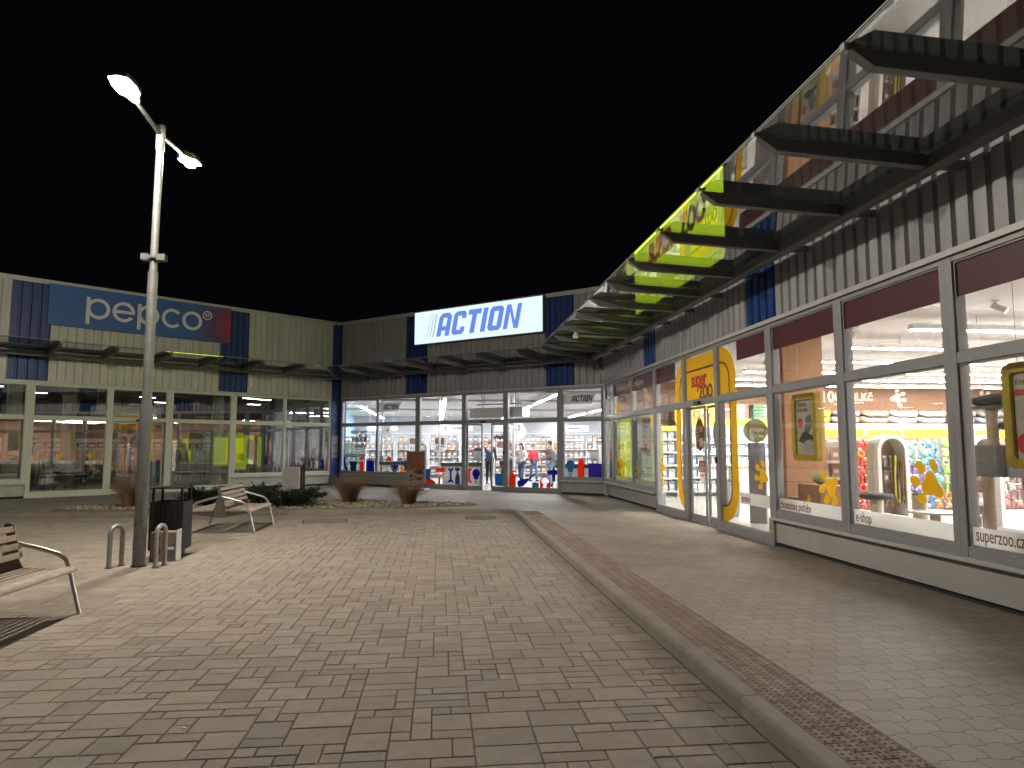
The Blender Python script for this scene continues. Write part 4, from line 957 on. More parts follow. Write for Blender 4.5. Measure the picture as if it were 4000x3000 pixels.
lettering('small slanted grey word úsměvy below the large word', 'úsměvy', CEN, 0.96, 1.70, 0.25, M['grey_ink'], bold=0.007, shear=0.25, sx=0.92)
lettering('slanted grey greeting vítejte on the sliding door leaf', 'vítejte', CEN, 7.80, 2.0, 0.27, M['grey_ink'], bold=0.008, shear=0.25, sx=0.8, y=0.06)

# --- pet shop glazing
def zfilm(name, label, polys, m, y=YF, cat='window film', extra=None):
    return sticker(label, ZOO, 0, 0, polys, m, name, extra, y, None, cat)
zfilm('window_film', 'dark maroon film along the top of the pet shop windows past the door', [R(a, b_, 3.19, 3.56) for a, b_ in ((9.78, 10.93), (11.13, 12.87), (13.05, 14.82), (15.0, 16.77), (16.95, 18.71), (18.9, 20.66), (20.85, 22.58))], M['maroon'])
zfilm('window_film', 'dark maroon film along the top of the pet shop windows between corner and door', [R(0.24, 0.98, 3.17, 3.56), R(1.25, 3.155, 3.17, 3.56), R(3.245, 5.125, 3.17, 3.56), R(5.275, 6.6, 3.17, 3.56)], M['maroon'])
lettering('small cream words všechna zvířátka milujeme on the maroon film', 'všechna zvířátka milujeme', ZOO, 1.9, 3.36, 0.25, M['cream'], sx=0.88, bold=0.003, y=0.0)
# frosted band along the bottom
zfilm('frosted_band', 'white frosted band along the bottom of the windows at the viewer side of the door', [R(a, b_, 0.67, 0.86) for a, b_ in ((11.13, 12.87), (13.05, 14.82), (15.0, 16.77), (16.95, 18.71), (18.9, 20.66), (20.85, 22.58))], M['white_film'])
zfilm('frosted_band', 'white frosted band at knee height on the glazing behind the yellow door surround', [R(9.76, 10.93, 0.66, 0.86)], M['white_film'])
zfilm('frosted_band', 'white frosted band at the bottom of the corner windows of the pet shop', [R(1.25, 3.155, 0.67, 0.80), R(3.245, 5.125, 0.67, 0.80)], M['white_film'])
TX = M['maroon_ink'] = mat('maroon_lettering', (0.20, 0.05, 0.04), 0.6)
lettering('brown word krmiva on the frosted band', 'krmiva', ZOO, 9.82, 0.755, 0.19, TX, sx=0.62, y=0.0)
lettering('maroon words chovatelské potřeby on the frosted band', 'chovatelské potřeby', ZOO, 11.18, 0.765, 0.185, TX, sx=0.58, y=0.0)
lettering('maroon word e-shop on the frosted band', 'e-shop', ZOO, 13.11, 0.765, 0.185, TX, sx=0.62, y=0.0)
lettering('maroon web address superzoo.cz on the frosted band', 'superzoo.cz', ZOO, 15.06, 0.785, 0.19, TX, sx=0.62, y=0.0)
# yellow portal round the entrance
def ring_polys(o, i):
    n = len(o); return [[o[q], o[(q+1) % n], i[(q+1) % n], i[q]] for q in range(n)]
O_ = rrect(6.60, 9.72, 0.28, 3.52, 0.62, 8); I_ = rrect(6.86, 9.46, 0.54, 3.26, 0.36, 8)
root = empty('door_surround', 'big rounded yellow door surround with a dark line reading super zoo above the door', 'door surround', ZOO)
b = MB()
for p in ring_polys(O_, I_):
    if max(q[1] for q in p) < 0.6 and max(q[0] for q in p) - min(q[0] for q in p) > 1.0:      # none across the sliding door
        b.prism(R(7.22, 7.27, 0.28, 0.54), 'y', YF, YF+0.003); b.prism(R(8.86, 9.10, 0.28, 0.54), 'y', YF, YF+0.003)
    else: b.prism(p, 'y', YF, YF+0.003)
b.prism(arc(9.46-0.36, 3.26-0.36, 0.36, 0, 90, 8) + arc(6.86+0.36, 3.26-0.36, 0.36, 90, 180, 8) + [(6.86, 2.56), (9.46, 2.56)], 'y', YF+0.0003, YF+0.003)
b.build('yellow_film', M['yellow_film'], root)
I2 = rrect(6.90, 9.42, 0.58, 3.22, 0.32, 8)
b = MB()
for p in ring_polys(rrect(6.86, 9.46, 0.54, 3.26, 0.36, 8), I2):
    if not (max(q[1] for q in p) < 0.6 and max(q[0] for q in p) - min(q[0] for q in p) > 1.0): b.prism(p, 'y', YF-0.002, YF+0.001)
b.prism(R(8.86, 9.10, 0.54, 0.58), 'y', YF-0.002, YF+0.001)
b.build('dark_line', M['yellow_line'], root)
text('lettering', 'super', 0.46, M['red'], root, (7.98, 0.0, 3.03), bold=0.012, sx=0.78)
text('lettering', 'ZOO', 0.38, M['brown_ink'], root, (8.34, 0.0, 2.74), bold=0.012, sx=0.78)
# paws
def paw(label, x, z, s, rot, m, name='paw_sticker', fr=ZOO, y=YF, flip=1):
    pad = [(0.5*math.cos(t)*(1+0.12*math.sin(t)) , 0.62*math.sin(t)*(1-0.25*abs(math.cos(t)))) for t in [2*PI*k/24 for k in range(24)]]
    pad = [(.0,-.62),(.16,-.55),(.26,-.35),(.33,-.08),(.5,.18),(.52,.38),(.42,.55),(.2,.60),(0,.55),(-.2,.62),(-.42,.55),(-.52,.38),(-.5,.18),(-.33,-.08),(-.26,-.35),(-.16,-.55)]
    toes = [(-.80,.35,.20,.30,25),(-.35,.98,.22,.32,10),(.35,.98,.22,.32,-10),(.80,.35,.20,.30,-25)]
    P = [pad]
    for cx, cz, rx, rz, a in toes:
        c, n = math.cos(rad(a)), math.sin(rad(a))
        P.append([(cx + rx*math.cos(t)*c - rz*math.sin(t)*n, cz + rx*math.cos(t)*n + rz*math.sin(t)*c) for t in [2*PI*k/14 for k in range(14)]])
    c, n = math.cos(rad(rot)), math.sin(rad(rot))
    return sticker(label, fr, x, z, [[((u*c - v*n)*s*flip, (u*n + v*c)*s) for u, v in p] for p in P], m, name, y=y, cat='paw print')
paw('yellow paw print on the lime lit window in the corner', 1.62, 1.15, 0.20, 80, M['yellow_film'])
paw('yellow paw print below the dog poster', 3.60, 1.05, 0.21, 100, M['yellow_film'])
paw('yellow paw print left of the yellow door surround', 5.66, 1.17, 0.21, 85, M['yellow_film'])
paw('yellow paw print right of the yellow door surround, above the frosted band', 10.66, 1.16, 0.245, 75, M['yellow_film'])
paw('upside down yellow paw print beside the hanging yellow frame', 12.60, 1.14, 0.25, 125, M['yellow_film'])
paw('big yellow paw print in front of the toy wall', 14.50, 1.22, 0.265, 60, M['yellow_film'])
paw('cream paw shapes on the upper corner window', 4.15, 2.93, 0.26, -80, M['cream'])
paw('yellow paw print at the top of the corner window edge', 1.50, 2.72, 0.26, -80, M['yellow_film'])
# ovals and price sign on the doors
M['oval'] = mat('brown_door_vinyl', (0.24, 0.10, 0.05), 0.5, trans=0.25)
for k, (x, y) in enumerate(((7.86, 0.045), (8.60, 0.125))):
    o = empty('door_sticker', 'tall brown oval sticker on the ' + ('inner' if k else 'outer') + ' sliding door leaf', 'door sticker', ZOO, (x, 0, 1.91))
    b = MB(); b.prism(arc(0, 0, 0.24, 0, 360, 28, 0.34)[:-1], 'y', y, y+0.003); b.build('oval', M['oval'], o)
    b = MB(); b.prism(R(-0.02, 0.16, -0.25, -0.08), 'y', y-0.002, y+0.001); b.build('pale_panel', M['cream'], o)
    text('lettering', 'OD', 0.20, M['cream'], o, (-0.11, y-0.002, 0.0), (PI/2, -PI/2, 0), 0.001)
    text('lettering', '8', 0.24, M['cream'], o, (0.08, y-0.002, 0.1), (PI/2, -PI/2, 0), 0.001)
o = empty('door_sticker', 'red and white price sticker reading Snížené CENY on the outer door leaf', 'door sticker', ZOO, (7.93, 0, 1.18))
b = MB(); b.prism(arc(0, 0, 0.17, 0, 360, 24, 0.26)[:-1], 'y', 0.045, 0.048); b.build('plate', M['white_film'], o)
b = MB(); b.prism(R(-0.16, 0.16, -0.04, 0.19), 'y', 0.043, 0.046); b.build('red_panel', M['red'], o)
text('lettering', 'Snížené', 0.10, M['white'], o, (0, 0.042, 0.13), (PI/2,0,0), 0.001, sx=0.85)
text('lettering', 'CENY', 0.14, M['white'], o, (0, 0.042, 0.02), (PI/2,0,0), 0.001, 0.004, sx=0.85)
text('lettering', 'KRMIV', 0.085, M['red'], o, (0, 0.042, -0.11), (PI/2,0,0), 0.001, sx=0.85)
# ------------------------------------------------------------------ pet shop interior (x towards the viewer, y into the shop)
def strip_light(fr, x, y0, y1, label, z=3.50, m='tube', w=0.06, along='y'):
    c = (x, (y0+y1)/2, z) if along == 'y' else ((y0+y1)/2, x, z)
    root = empty('strip_light', label, 'ceiling light', fr, c); L_ = (y1-y0)/2
    def bx(b, hw, hl, z0, z1): b.box(*((-hw, hw, -hl, hl) if along == 'y' else (-hl, hl, -hw, hw)), z0, z1)
    b = MB(); bx(b, w+0.005, L_, 0.0, 0.085); b.build('housing', M['white'], root)
    b = MB(); bx(b, w-0.008, L_-0.01, -0.012, -0.0005); b.build('diffuser', M[m], root)
    b = MB()
    for q in (-0.8, 0, 0.8):
        p = (0, q*L_) if along == 'y' else (q*L_, 0); b.cyl((*p, 0.085), (*p, 3.74-z), 0.006, n=6)
    b.build('suspension', M['steel'], root)
for k, (x, y0) in enumerate(((1.8, 1.9), (3.6, 2.1), (5.4, 2.2), (7.45, 2.2), (9.5, 2.25), (11.5, 2.1), (13.5, 4.6), (15.6, 5.2), (18.0, 4.8), (20.4, 4.8))):
    strip_light(ZOO, x, y0, 13.5, ['long ceiling strip light nearest the end wall of the pet shop', 'second long strip light from the pet shop end wall', 'third long strip light from the pet shop end wall', 'long strip light above the front of the toy wall', 'long strip light above the white arches', 'long strip light in front of the round ceiling speaker', 'strip light deep in the pet shop above the cat trees', 'strip light deep in the pet shop behind the second hanging frame', 'strip light at the viewer end of the pet shop, first of two', 'strip light at the viewer end of the pet shop, second of two'][k])
M['ceil_spot'] = M['white_gloss']
def spot(fr, x, y, label, lit=True, zc=3.74):
    r = empty('spotlight', label, 'spotlight', fr, (x, y, zc), rad((x*97) % 360))
    b = MB(); b.cyl((0,0,0), (0,0,-0.03), 0.05); b.cyl((0,0,-0.03), (0,0,-0.09), 0.012); b.build('mount', M['white_gloss'], r)
    b = MB(); b.cyl((0, 0.05, -0.07), (0, -0.12, -0.17), 0.048, n=14); b.build('head', M['white_gloss'], r)
    if lit: b = MB(); b.cyl((0, -0.1205, -0.1703), (0, -0.123, -0.172), 0.04, n=14); b.build('lens', M['spot_glow'], r)
for k, (x, y) in enumerate(((14.4, 2.2), (14.0, 3.3), (12.6, 2.6), (10.2, 2.0), (16.2, 2.2), (6.6, 2.2), (3.0, 6.5), (2.9, 8.6), (2.8, 9.6), (2.6, 11.8))):
    spot(ZOO, x, y, 'small white ceiling spotlight ' + ['above the second hanging frame', 'above the cat tree', 'above the e-shop window', 'above the terracotta column', 'at the viewer end of the shop', 'above the entrance', 'in front of the price slogan', 'right of the big wall paw', 'paired near the wall paw', 'far along the brown wall'][k])
sp = empty('ceiling_speaker', 'round flush ceiling speaker in the pet shop', 'speaker', ZOO, (12.2, 1.9, 3.735))
b = MB(); b.tube([(0.13*math.cos(2*PI*k/24), 0.13*math.sin(2*PI*k/24), 0) for k in range(24)], 0.012, 6, closed=True); b.build('ring', M['white_gloss'], sp)
b = MB(); b.cyl((0,0,-0.002), (0,0,0.004), 0.12, n=24); b.build('grille', M['frame'], sp)
b = MB(); b.cyl((0,0,0), (0,0,-0.05), 0.05, 0.035); o = b.build('smoke_detector', M['frame']); place(o, 'small grey smoke detector on the pet shop ceiling', 'smoke detector', ZOO, (10.6, 1.8, 3.74))

def col(name, label, x0, x1, y0, y1, m, fr=ZOO, z1=3.74):
    b = MB(); b.box(-(x1-x0)/2, (x1-x0)/2, -(y1-y0)/2, (y1-y0)/2, 0.12, z1); o = b.build(name, m, None, 0.006); place(o, label, 'column', fr, ((x0+x1)/2, (y0+y1)/2, 0)); return o
col('column', 'terracotta painted square column close behind the pet shop window', 9.35, 10.0, 0.75, 1.5, M['orange_wall'])

# end wall: slogan, paws, shelving
EW = Frame(ZOO.w(0.4, 0), ZOO.a + PI/2)      # faces the viewer: its x runs into the shop, its -y points to the viewer
def EWw(y, d, z): return EW.w(y, -d, z)
def ewtext(label, body, y, z, size, m, bold=0.0, sx=1.0, name='wall_lettering'):
    o = text(name, body, size, m, None, (0,0,0), (PI/2,0,0), 0.004, bold, 0, sx, 'LEFT'); o.location = EWw(y, 0.006, z); o.rotation_euler = (PI/2, 0, EW.a); return tag(o, label, 'wall lettering')
ewtext('cream wall slogan reading více než 100 mil.Kč', 'více než', 5.7, 3.28, 0.34, M['cream'])
ewtext('bigger cream number 100 on the brown end wall', '100', 7.12, 3.28, 0.50, M['cream'], 0.008)
ewtext('cream letters mil.Kč at the end of the wall slogan', 'mil.Kč', 8.02, 3.28, 0.36, M['cream'], 0.006)
paw('large cream paw on the brown end wall beside the slogan', 9.75, 3.25, 0.30, -80, M['cream'], 'wall_paw', EW, -0.012)
paw('large cream paw further along the brown end wall', 12.9, 3.2, 0.30, -60, M['cream'], 'wall_paw', EW, -0.012)
goods_mats = {}
def gm(c, rough=0.55):
    k = tuple(round(x, 3) for x in c)
    if k not in goods_mats: goods_mats[k] = mat('product_print', (c[0]*0.72, c[1]*0.72, c[2]*0.72), rough, var=0.12, vscale=18)
    return goods_mats[k]
proto_cache = {}
def proto(kind, c):
    k = (kind, tuple(round(x, 2) for x in c))
    if k in proto_cache: return proto_cache[k]
    b = MB(); ms = [gm(c), M['white'], gm((c[0]*0.4, c[1]*0.4, c[2]*0.4))]
    if kind == 'box':      # carton with a pale label
        b.box(-.5, .5, -.5, .5, 0, 1); b.cur = 1; b.box(-.34, .34, -.507, -.5, .30, .62); b.cur = 2; b.box(-.4, .4, -.507, -.5, .72, .86)
    elif kind == 'bottle':
        b.tube([(0,0,0), (0,0,.04), (0,0,.62), (0,0,.76), (0,0,.80)], [.40,.46,.46,.22,.18], 10); b.cur = 1; b.cyl((0,0,.80), (0,0,1), .2, n=10); b.cyl((0,0,.2), (0,0,.52), .47, n=10)
    elif kind == 'bag':
        b.prism([(-.46,0),(.46,0),(.5,.12),(.42,.9),(.5,1),(-.5,1),(-.42,.9),(-.5,.12)], 'y', -.3, .3); b.cur = 1; b.prism([(-.25,.3),(.25,.3),(.25,.6),(-.25,.6)], 'y', -.31, -.3)
    elif kind == 'toy_card':   # header card and a soft toy hanging below it
        b.cur = 1; b.box(-.28, .28, -.02, .02, .80, 1.0); b.cur = 0; b.ball((0, -.12, .48), .34, .22, .30, 10, 7, .5, 3); b.ball((-.22, -.14, .28), .14, n=8, m=5); b.ball((.22, -.14, .28), .14, n=8, m=5)
    elif kind == 'toy_ring':
        b.cur = 1; b.box(-.16, .16, -.02, .02, .82, 1.0); b.cur = 0; b.tube([(.30*math.cos(2*PI*k/14), -.1, .44+.30*math.sin(2*PI*k/14)) for k in range(14)], .085, 7, closed=True)
    elif kind == 'toy_rope':
        b.cur = 1; b.box(-.14, .14, -.02, .02, .86, 1.0); b.cur = 0; b.tube([(0,-.1,.84), (.05,-.1,.6), (-.04,-.1,.3), (0,-.1,.05)], [.08,.12,.12,.06], 8); b.ball((0, -.1, .16), .18, n=8, m=6)
    elif kind == 'toy_ball':
        b.cur = 1; b.box(-.2, .2, -.02, .02, .84, 1.0); b.cur = 0; b.ball((0, -.2, .46), .32, n=10, m=8)
    me = b.mesh('product_' + kind, ms); proto_cache[k] = me; return me
def item(kind, c, fr, x, y, z, sx, sy, sz, rz, name, label, cat, group):
    o = bpy.data.objects.new(name, proto(kind, c)); COL.objects.link(o); o.scale = (sx, sy, sz); place(o, label, cat, fr, (x, y, z), rz, group); return o
def shelf_unit(label, fr, x0, x1, yb, dep, levels, h, head=None, headtext=None, m='white_gloss', z0=0.12, glow=False, base=True):
    """unit standing with its back at yb and its goods towards -y"""
    r = empty('shelf_unit', label, 'shelf unit', fr, ((x0+x1)/2, yb, z0)); W = (x1-x0)/2; h -= z0
    b = MB(); b.box(-W, W, -0.03, 0, 0, h); b.build('back_panel', M[m], r)
    for q, xx in enumerate((-W, W-0.03)):
        b = MB(); b.box(xx, xx+0.03, -dep, -0.03, 0, h); b.build('side_panel', M[m], r)
    for z in levels:
        b = MB(); b.box(-W+0.031, W-0.031, -dep+0.01, -0.031, z-z0-0.025, z-z0); b.box(-W+0.031, W-0.031, -dep-0.006, -dep+0.008, z-z0-0.045, z-z0+0.005); b.build('shelf', M[m], r)
    if head:
        b = MB(); b.box(-W, W, -dep-0.03, -dep, h-head[0], h); b.build('header_board', head[1], r)
        if headtext: text('lettering', headtext, head[0]*0.75, M['brown_ink'], r, (0, -dep-0.032, h-head[0]/2), (PI/2,0,0), 0.001)
    if glow:
        b = MB(); b.box(-W+0.04, W-0.04, -0.045, -0.032, h-0.55, h-0.06); b.build('lit_panel', M['shelf_glow'], r)
    return r
def stock(fr, x0, x1, y, zs, hs, kind, pal, name, lab, group, cat, rng, step=0.2, sy=0.16, gap=0.0):
    for z, h in zip(zs, hs):
        x = x0
        while x < x1 - step*0.6:
            w = step*rng.uniform(0.7, 0.95); c, cn = rng.choice(pal)
            item(kind, c, fr, x+step/2, y, z+0.002, w, sy, h*rng.uniform(0.72, 0.98), 0, name, lab.replace('@', cn), cat, group); x += step + gap
EWF = EW
white_pal = [((0.70,0.74,0.78), 'white'), ((0.45,0.60,0.72), 'pale blue'), ((0.62,0.66,0.62), 'pale grey'), ((0.30,0.45,0.62), 'blue')]
rng = random.Random(41)
shelf_unit('lit white shelf unit with yellow header reading vitaminy at the pet shop end wall', EWF, 2.2, 5.7, -0.01, 0.45, [0.3, 0.72, 1.1, 1.45, 1.8], 2.52, (0.2, M['yellow']), 'vitaminy', glow=True)
stock(EWF, 2.3, 5.6, -0.3, [0.3, 0.72, 1.1, 1.45, 1.8], [0.36, 0.32, 0.3, 0.3, 0.3], 'box', white_pal, 'product_box', '@ carton on the lit vitamin shelf', 'cartons on the vitamin shelf', 'carton', rng, 0.22)
shelf_unit('wide white shelf unit below the row of pet beds, with a lit top', EWF, 5.9, 13.5, -0.01, 0.5, [0.3, 0.75, 1.2, 1.65, 2.0], 2.40, (0.3, M['white_film']), None, glow=True)
for q_, y in enumerate((8.35, 10.4, 12.4)): ewtext('pale red word ONTARIO on the white shelf header, ' + ['below the pale lilac bed', 'below the grey and green bed', 'below the charcoal bed'][q_], 'ONTARIO', y, 2.24, 0.19, mat('pale_red_print', (0.45, 0.16, 0.14), 0.7)).location = EWw(y, 0.545, 2.24)
shelf_unit('white shelf unit with dark tins left of the entrance, at the end wall', EWF, 0.5, 2.1, -0.01, 0.45, [0.3, 0.7, 1.1, 1.5, 1.9], 2.3, (0.15, M['yellow']), None)
stock(EWF, 0.6, 2.05, -0.3, [0.3, 0.7, 1.1, 1.5, 1.9], [0.33]*5, 'box', white_pal, 'product_box', '@ carton on the shelf left of the entrance', 'cartons left of the entrance', 'carton', rng, 0.24)
# yellow end-wall sign and package stacks on top of the vitamin shelf
ys = empty('wall_sign', 'yellow wall sign with red word zoo seen through the entrance', 'wall sign', EWF, (2.75, -0.5, 2.3))
b = MB(); b.prism(rrect(-0.75, 0.75, 0, 0.75, 0.2), 'y', -0.04, 0); b.build('panel', M['yellow'], ys)
text('lettering', 'zoo', 0.55, M['red'], ys, (0, -0.042, 0.40), bold=0.015)
for k, (y, c, n) in enumerate(((4.0, (0.42, 0.10, 0.07), 5), (5.05, (0.06, 0.14, 0.05), 5))):
    for q in range(n):
        o = empty('long_box', ('red' if k == 0 else 'dark green') + ' long carton reading KIWI WALKER in the stack on the vitamin shelf', 'carton', EWF, (y, -0.25, 2.522+q*0.095), 0, 'long cartons stacked on the vitamin shelf')
        b = MB(); b.box(-0.45, 0.45, -0.2, 0.2, 0, 0.09); b.build('carton', gm(c), o, 0.012)
        text('lettering', 'KIWI WALKER', 0.065, M['white'], o, (0.1, -0.202, 0.045), (PI/2,0,0), 0.0005, 0.002)
# pet beds on the top shelf
M['plush'] = {}
def pet_bed(label, y, z, c1, c2, s=1.0, rz=0.0):
    r = empty('pet_bed', label, 'pet bed', EWF, (y, -0.27, z), rz, 'pet beds along the top shelf')
    b = MB(); n = 20
    b.tube([(0.40*s*math.cos(2*PI*k/n), 0.22*math.sin(2*PI*k/n), 0.10 + 0.05*(math.sin(2*PI*k/n) > -0.4)*1.0 + 0.012*math.sin(k*2.3)) for k in range(n)], 0.085, 8, closed=True)
    b.build('rim', gm(c1, 0.95), r)
    b = MB(); b.ball((0, 0, 0.08), 0.36*s, 0.2, 0.07, 14, 8, 0.15, 4); b.build('cushion', gm(c2, 0.95), r)
bedc = [((0.62,0.66,0.05), (0.66,0.60,0.05), 'lime yellow'), ((0.33,0.28,0.29), (0.60,0.05,0.22), 'grey pet bed with pink'), ((0.38,0.28,0.20), (0.62,0.36,0.08), 'brown pet bed with orange'), ((0.62,0.58,0.64), (0.75,0.74,0.78), 'pale lilac'), ((0.40,0.38,0.36), (0.40,0.50,0.18), 'grey pet bed with green'), ((0.30,0.22,0.22), (0.35,0.25,0.26), 'dark brown'), ((0.22,0.22,0.24), (0.30,0.30,0.33), 'charcoal')]
for k, y in enumerate((6.75, 7.75, 8.75, 9.75, 10.75, 11.8, 12.8)):
    c1, c2, nm = bedc[k]
    for q in range(2):
        pet_bed((nm if 'bed' in nm else nm + ' pet bed') + (' cushion,' if 'with' in nm else ',') + [' lower of the stacked pair on the top shelf', ' upper of the stacked pair on the top shelf'][q], y + 0.06*q, 2.402 + 0.2*q, c1, c2, 1.05-0.12*q, rad(4-8*q))
# toy wall: gondola facing the viewer with hanging toys
GF = Frame(ZOO.w(7.0, 0), ZOO.a + PI/2)       # x into the shop, -y to the viewer
gw = empty('toy_gondola', 'toy wall gondola with yellow header boards reading hračky', 'gondola', GF, (5.6, 0, 0.12))
b = MB(); b.box(-3.3, 3.3, -0.04, 0.04, 0, 1.78); b.build('back_panel', gm((0.40, 0.37, 0.36)), gw)
b = MB(); b.box(-3.3, 3.3, -0.42, -0.04, 0, 0.12); b.build('base_shelf', M['white_gloss'], gw)
for k, (y0, y1, tx) in enumerate(((-3.2, -2.62, ''), (-2.55, -1.6, 'hračky'), (-1.5, -0.7, ''), (-0.62, 1.0, 'hračky'), (1.1, 3.2, 'misky'))):
    b = MB(); b.box(y0, y1, -0.30, -0.27, 1.72 + 0.02*(k % 2), 1.90 + 0.02*(k % 2)); h = b.build('header_board', M['yellow'], gw)
    if tx: text('lettering', tx, 0.14, M['brown_ink'], h, ((y0+y1)/2, -0.302, 1.81 + 0.02*(k % 2)), (PI/2,0,0), 0.001)
zones = [(2.4, 3.15, [((0.62,0.58,0.52), 'cream'), ((0.72,0.72,0.70), 'white'), ((0.35,0.3,0.28), 'brown')], 'cream'),
         (3.15, 3.75, [((0.20,0.28,0.40), 'grey blue'), ((0.62,0.62,0.62), 'white'), ((0.10,0.30,0.50), 'blue'), ((0.30,0.25,0.35), 'mauve')], 'grey blue'),
         (3.75, 4.45, [((0.55,0.05,0.04), 'red'), ((0.70,0.28,0.05), 'orange'), ((0.50,0.08,0.06), 'red'), ((0.35,0.45,0.10), 'green')], 'red'),
         (4.45, 5.05, [((0.60,0.48,0.42), 'beige'), ((0.45,0.62,0.66), 'pale teal'), ((0.66,0.58,0.50), 'beige')], 'beige'),
         (5.05, 5.55, [((0.20,0.55,0.60), 'teal'), ((0.35,0.65,0.62), 'mint'), ((0.55,0.72,0.74), 'pale teal')], 'teal'),
         (5.55, 5.95, [((0.05,0.22,0.62), 'blue'), ((0.10,0.32,0.60), 'blue'), ((0.10,0.45,0.45), 'sea green')], 'blue'),
         (5.95, 6.5, [((0.30,0.55,0.08), 'green'), ((0.42,0.60,0.12), 'lime'), ((0.55,0.66,0.25), 'pale lime')], 'green'),
         (6.5, 8.8, [((0.42,0.16,0.14), 'russet'), ((0.60,0.42,0.38), 'pink'), ((0.25,0.12,0.12), 'dark brown'), ((0.6,0.58,0.55), 'grey')], 'russet')]
b = MB(); b.box(-1.85, -1.15, -0.045, -0.04, 0.14, 1.70); b.build('red_back_panel', M['red'], gw)
rng = random.Random(77); kinds = ['toy_card', 'toy_ring', 'toy_rope', 'toy_ball', 'toy_card']
for za, zb_, pal, nm in zones:
    for r_ in range(8):
        z = 0.26 + r_*0.19; x = za
        pp = pal
        if nm in ('teal', 'blue', 'beige', 'green') and r_ < 2: pp = [((0.60,0.22,0.06), 'orange'), ((0.55,0.30,0.18), 'tan'), ((0.05,0.22,0.55), 'blue')]
        elif nm in ('teal', 'beige') and r_ in (2, 3, 4): pp = [((0.30,0.22,0.50), 'purple'), ((0.40,0.34,0.58), 'lilac'), ((0.22,0.16,0.38), 'purple')]
        while x < zb_ - 0.08:
            c, cn = rng.choice(pp)
            item(rng.choice(kinds), c, GF, x+0.085, -0.12-0.03*rng.random(), z, 0.25, 0.27, 0.23*rng.uniform(0.85, 1.15), rad(rng.uniform(-14, 14)), 'hanging_toy', '%s pet toy hanging in the %s section of the toy wall' % (cn, nm), 'pet toy', 'pet toys hanging on the toy wall'); x += 0.17
# two white arches
def arch(label, x, y):
    r = empty('arch_display', label, 'arch display', Frame(ZOO.w(x, y), ZOO.a + PI/2), (0, 0, 0.12), 0, 'white arch displays')
    o = [(-0.27, 0)] + [(-0.27, 1.46)] + arc(0, 1.46, 0.27, 180, 0, 12) + [(0.27, 0)]; i = [(-0.21, 0)] + [(-0.21, 1.46)] + arc(0, 1.46, 0.21, 180, 0, 12) + [(0.21, 0)]
    b = MB()
    for q in range(len(o)-1): b.prism([o[q], o[q+1], i[q+1], i[q]], 'y', -0.30, 0)
    b.build('arch_frame', M['white_gloss'], r)
    b = MB(); b.prism(i, 'y', -0.02, -0.005); b.build('arch_back', gm((0.42, 0.30, 0.24)), r)
    for z in (0.35, 0.75, 1.15, 1.38):
        b = MB(); b.cyl((-0.21, -0.12, z), (0.21, -0.12, z), 0.008, n=6); b.build('hook_rail', M['steel'], r)
    return r
for k, (x, y) in enumerate(((10.7, 2.05), (10.65, 3.75))):
    arch(['white arch display in front of the red toys, hung with leads', 'white arch display right of the big yellow paw'][k], x, y); F2_ = Frame(ZOO.w(x, y), ZOO.a + PI/2); rng = random.Random(60+k)
    pal = [((0.25,0.2,0.2), 'dark'), ((0.6,0.2,0.06), 'orange'), ((0.35,0.3,0.3), 'grey'), ((0.5,0.08,0.05), 'red'), ((0.55,0.5,0.45), 'beige')]
    for z in (0.32, 0.68, 1.06, 1.30):
        for q in range(4):
            c, cn = rng.choice(pal); item(rng.choice(['toy_rope', 'bag', 'toy_card']), c, F2_, -0.15+q*0.1, -0.15, z, 0.10, 0.1, 0.21, 0, 'hanging_lead', cn + ' pet accessory hanging in the ' + ['first', 'second'][k] + ' white arch', 'pet accessory', 'pet accessories in the white arches')
for q, c in enumerate(((0.75,0.65,0.05), (0.03,0.03,0.03), (0.10,0.08,0.05), (0.55,0.22,0.03))):
    b = MB(); b.tube([(0,0,1.40), (-0.03,-0.02,1.1), (-0.02,0,0.75), (0.02,-0.02,0.62), (0.05,0,0.75), (0.03,0,1.1), (0,0,1.40)], 0.011, 6); o = b.build('dog_lead', gm(c)); place(o, ['yellow', 'black', 'dark brown', 'orange'][q] + ' dog lead looped on the first white arch', 'dog lead', Frame(ZOO.w(10.7, 2.05), ZOO.a+PI/2), (0.06+0.045*q, -0.26, 0.12))

# display podium with cat trees right behind the glass
b = MB(); b.box(-5.7, 5.7, -0.4, 0.4, 0.12, 0.72); o = b.build('display_podium', M['white_gloss'], None, 0.006); place(o, 'low white display podium behind the pet shop windows', 'podium', ZOO, (16.9, 0.62, 0))
M['fur'] = mat('grey_plush', (0.10, 0.10, 0.10), 0.95, var=0.35, vscale=25, bump=0.8, bscale=90)
M['sisal'] = mat('sisal_rope', (0.58, 0.49, 0.37), 0.85, var=0.1, vscale=20, bump=0.5, bscale=120)
M['felt'] = mat('grey_felt', (0.22, 0.23, 0.24), 0.95, var=0.15, vscale=14)
def post(r, x, y, z0, z1, rr=0.055): b = MB(); b.cyl((x, y, z0), (x, y, z1), rr, n=18); b.build('post', M['sisal'], r)
def pad(r, x, y, z, a, b_, h, m='fur', nm='cushion', seed=1): q = MB(); q.ball((x, y, z), a, b_, h, 22, 10, 0.12, seed); q.build(nm, M[m], r)
ct = empty('cat_tree', 'tall grey cat tree with plush platforms and a square cave, beside the hanging frame', 'cat tree', ZOO, (14.78, 0.62, 0.72))
b = MB(); b.box(-0.42, 0.25, -0.28, 0.28, 0, 0.05); b.build('base_board', M['felt'], ct)
post(ct, -0.10, -0.12, 0.05, 0.62); post(ct, 0.12, 0.14, 0.05, 0.62); post(ct, -0.02, -0.10, 0.95, 1.36); post(ct, 0.15, 0.12, 0.95, 1.12)
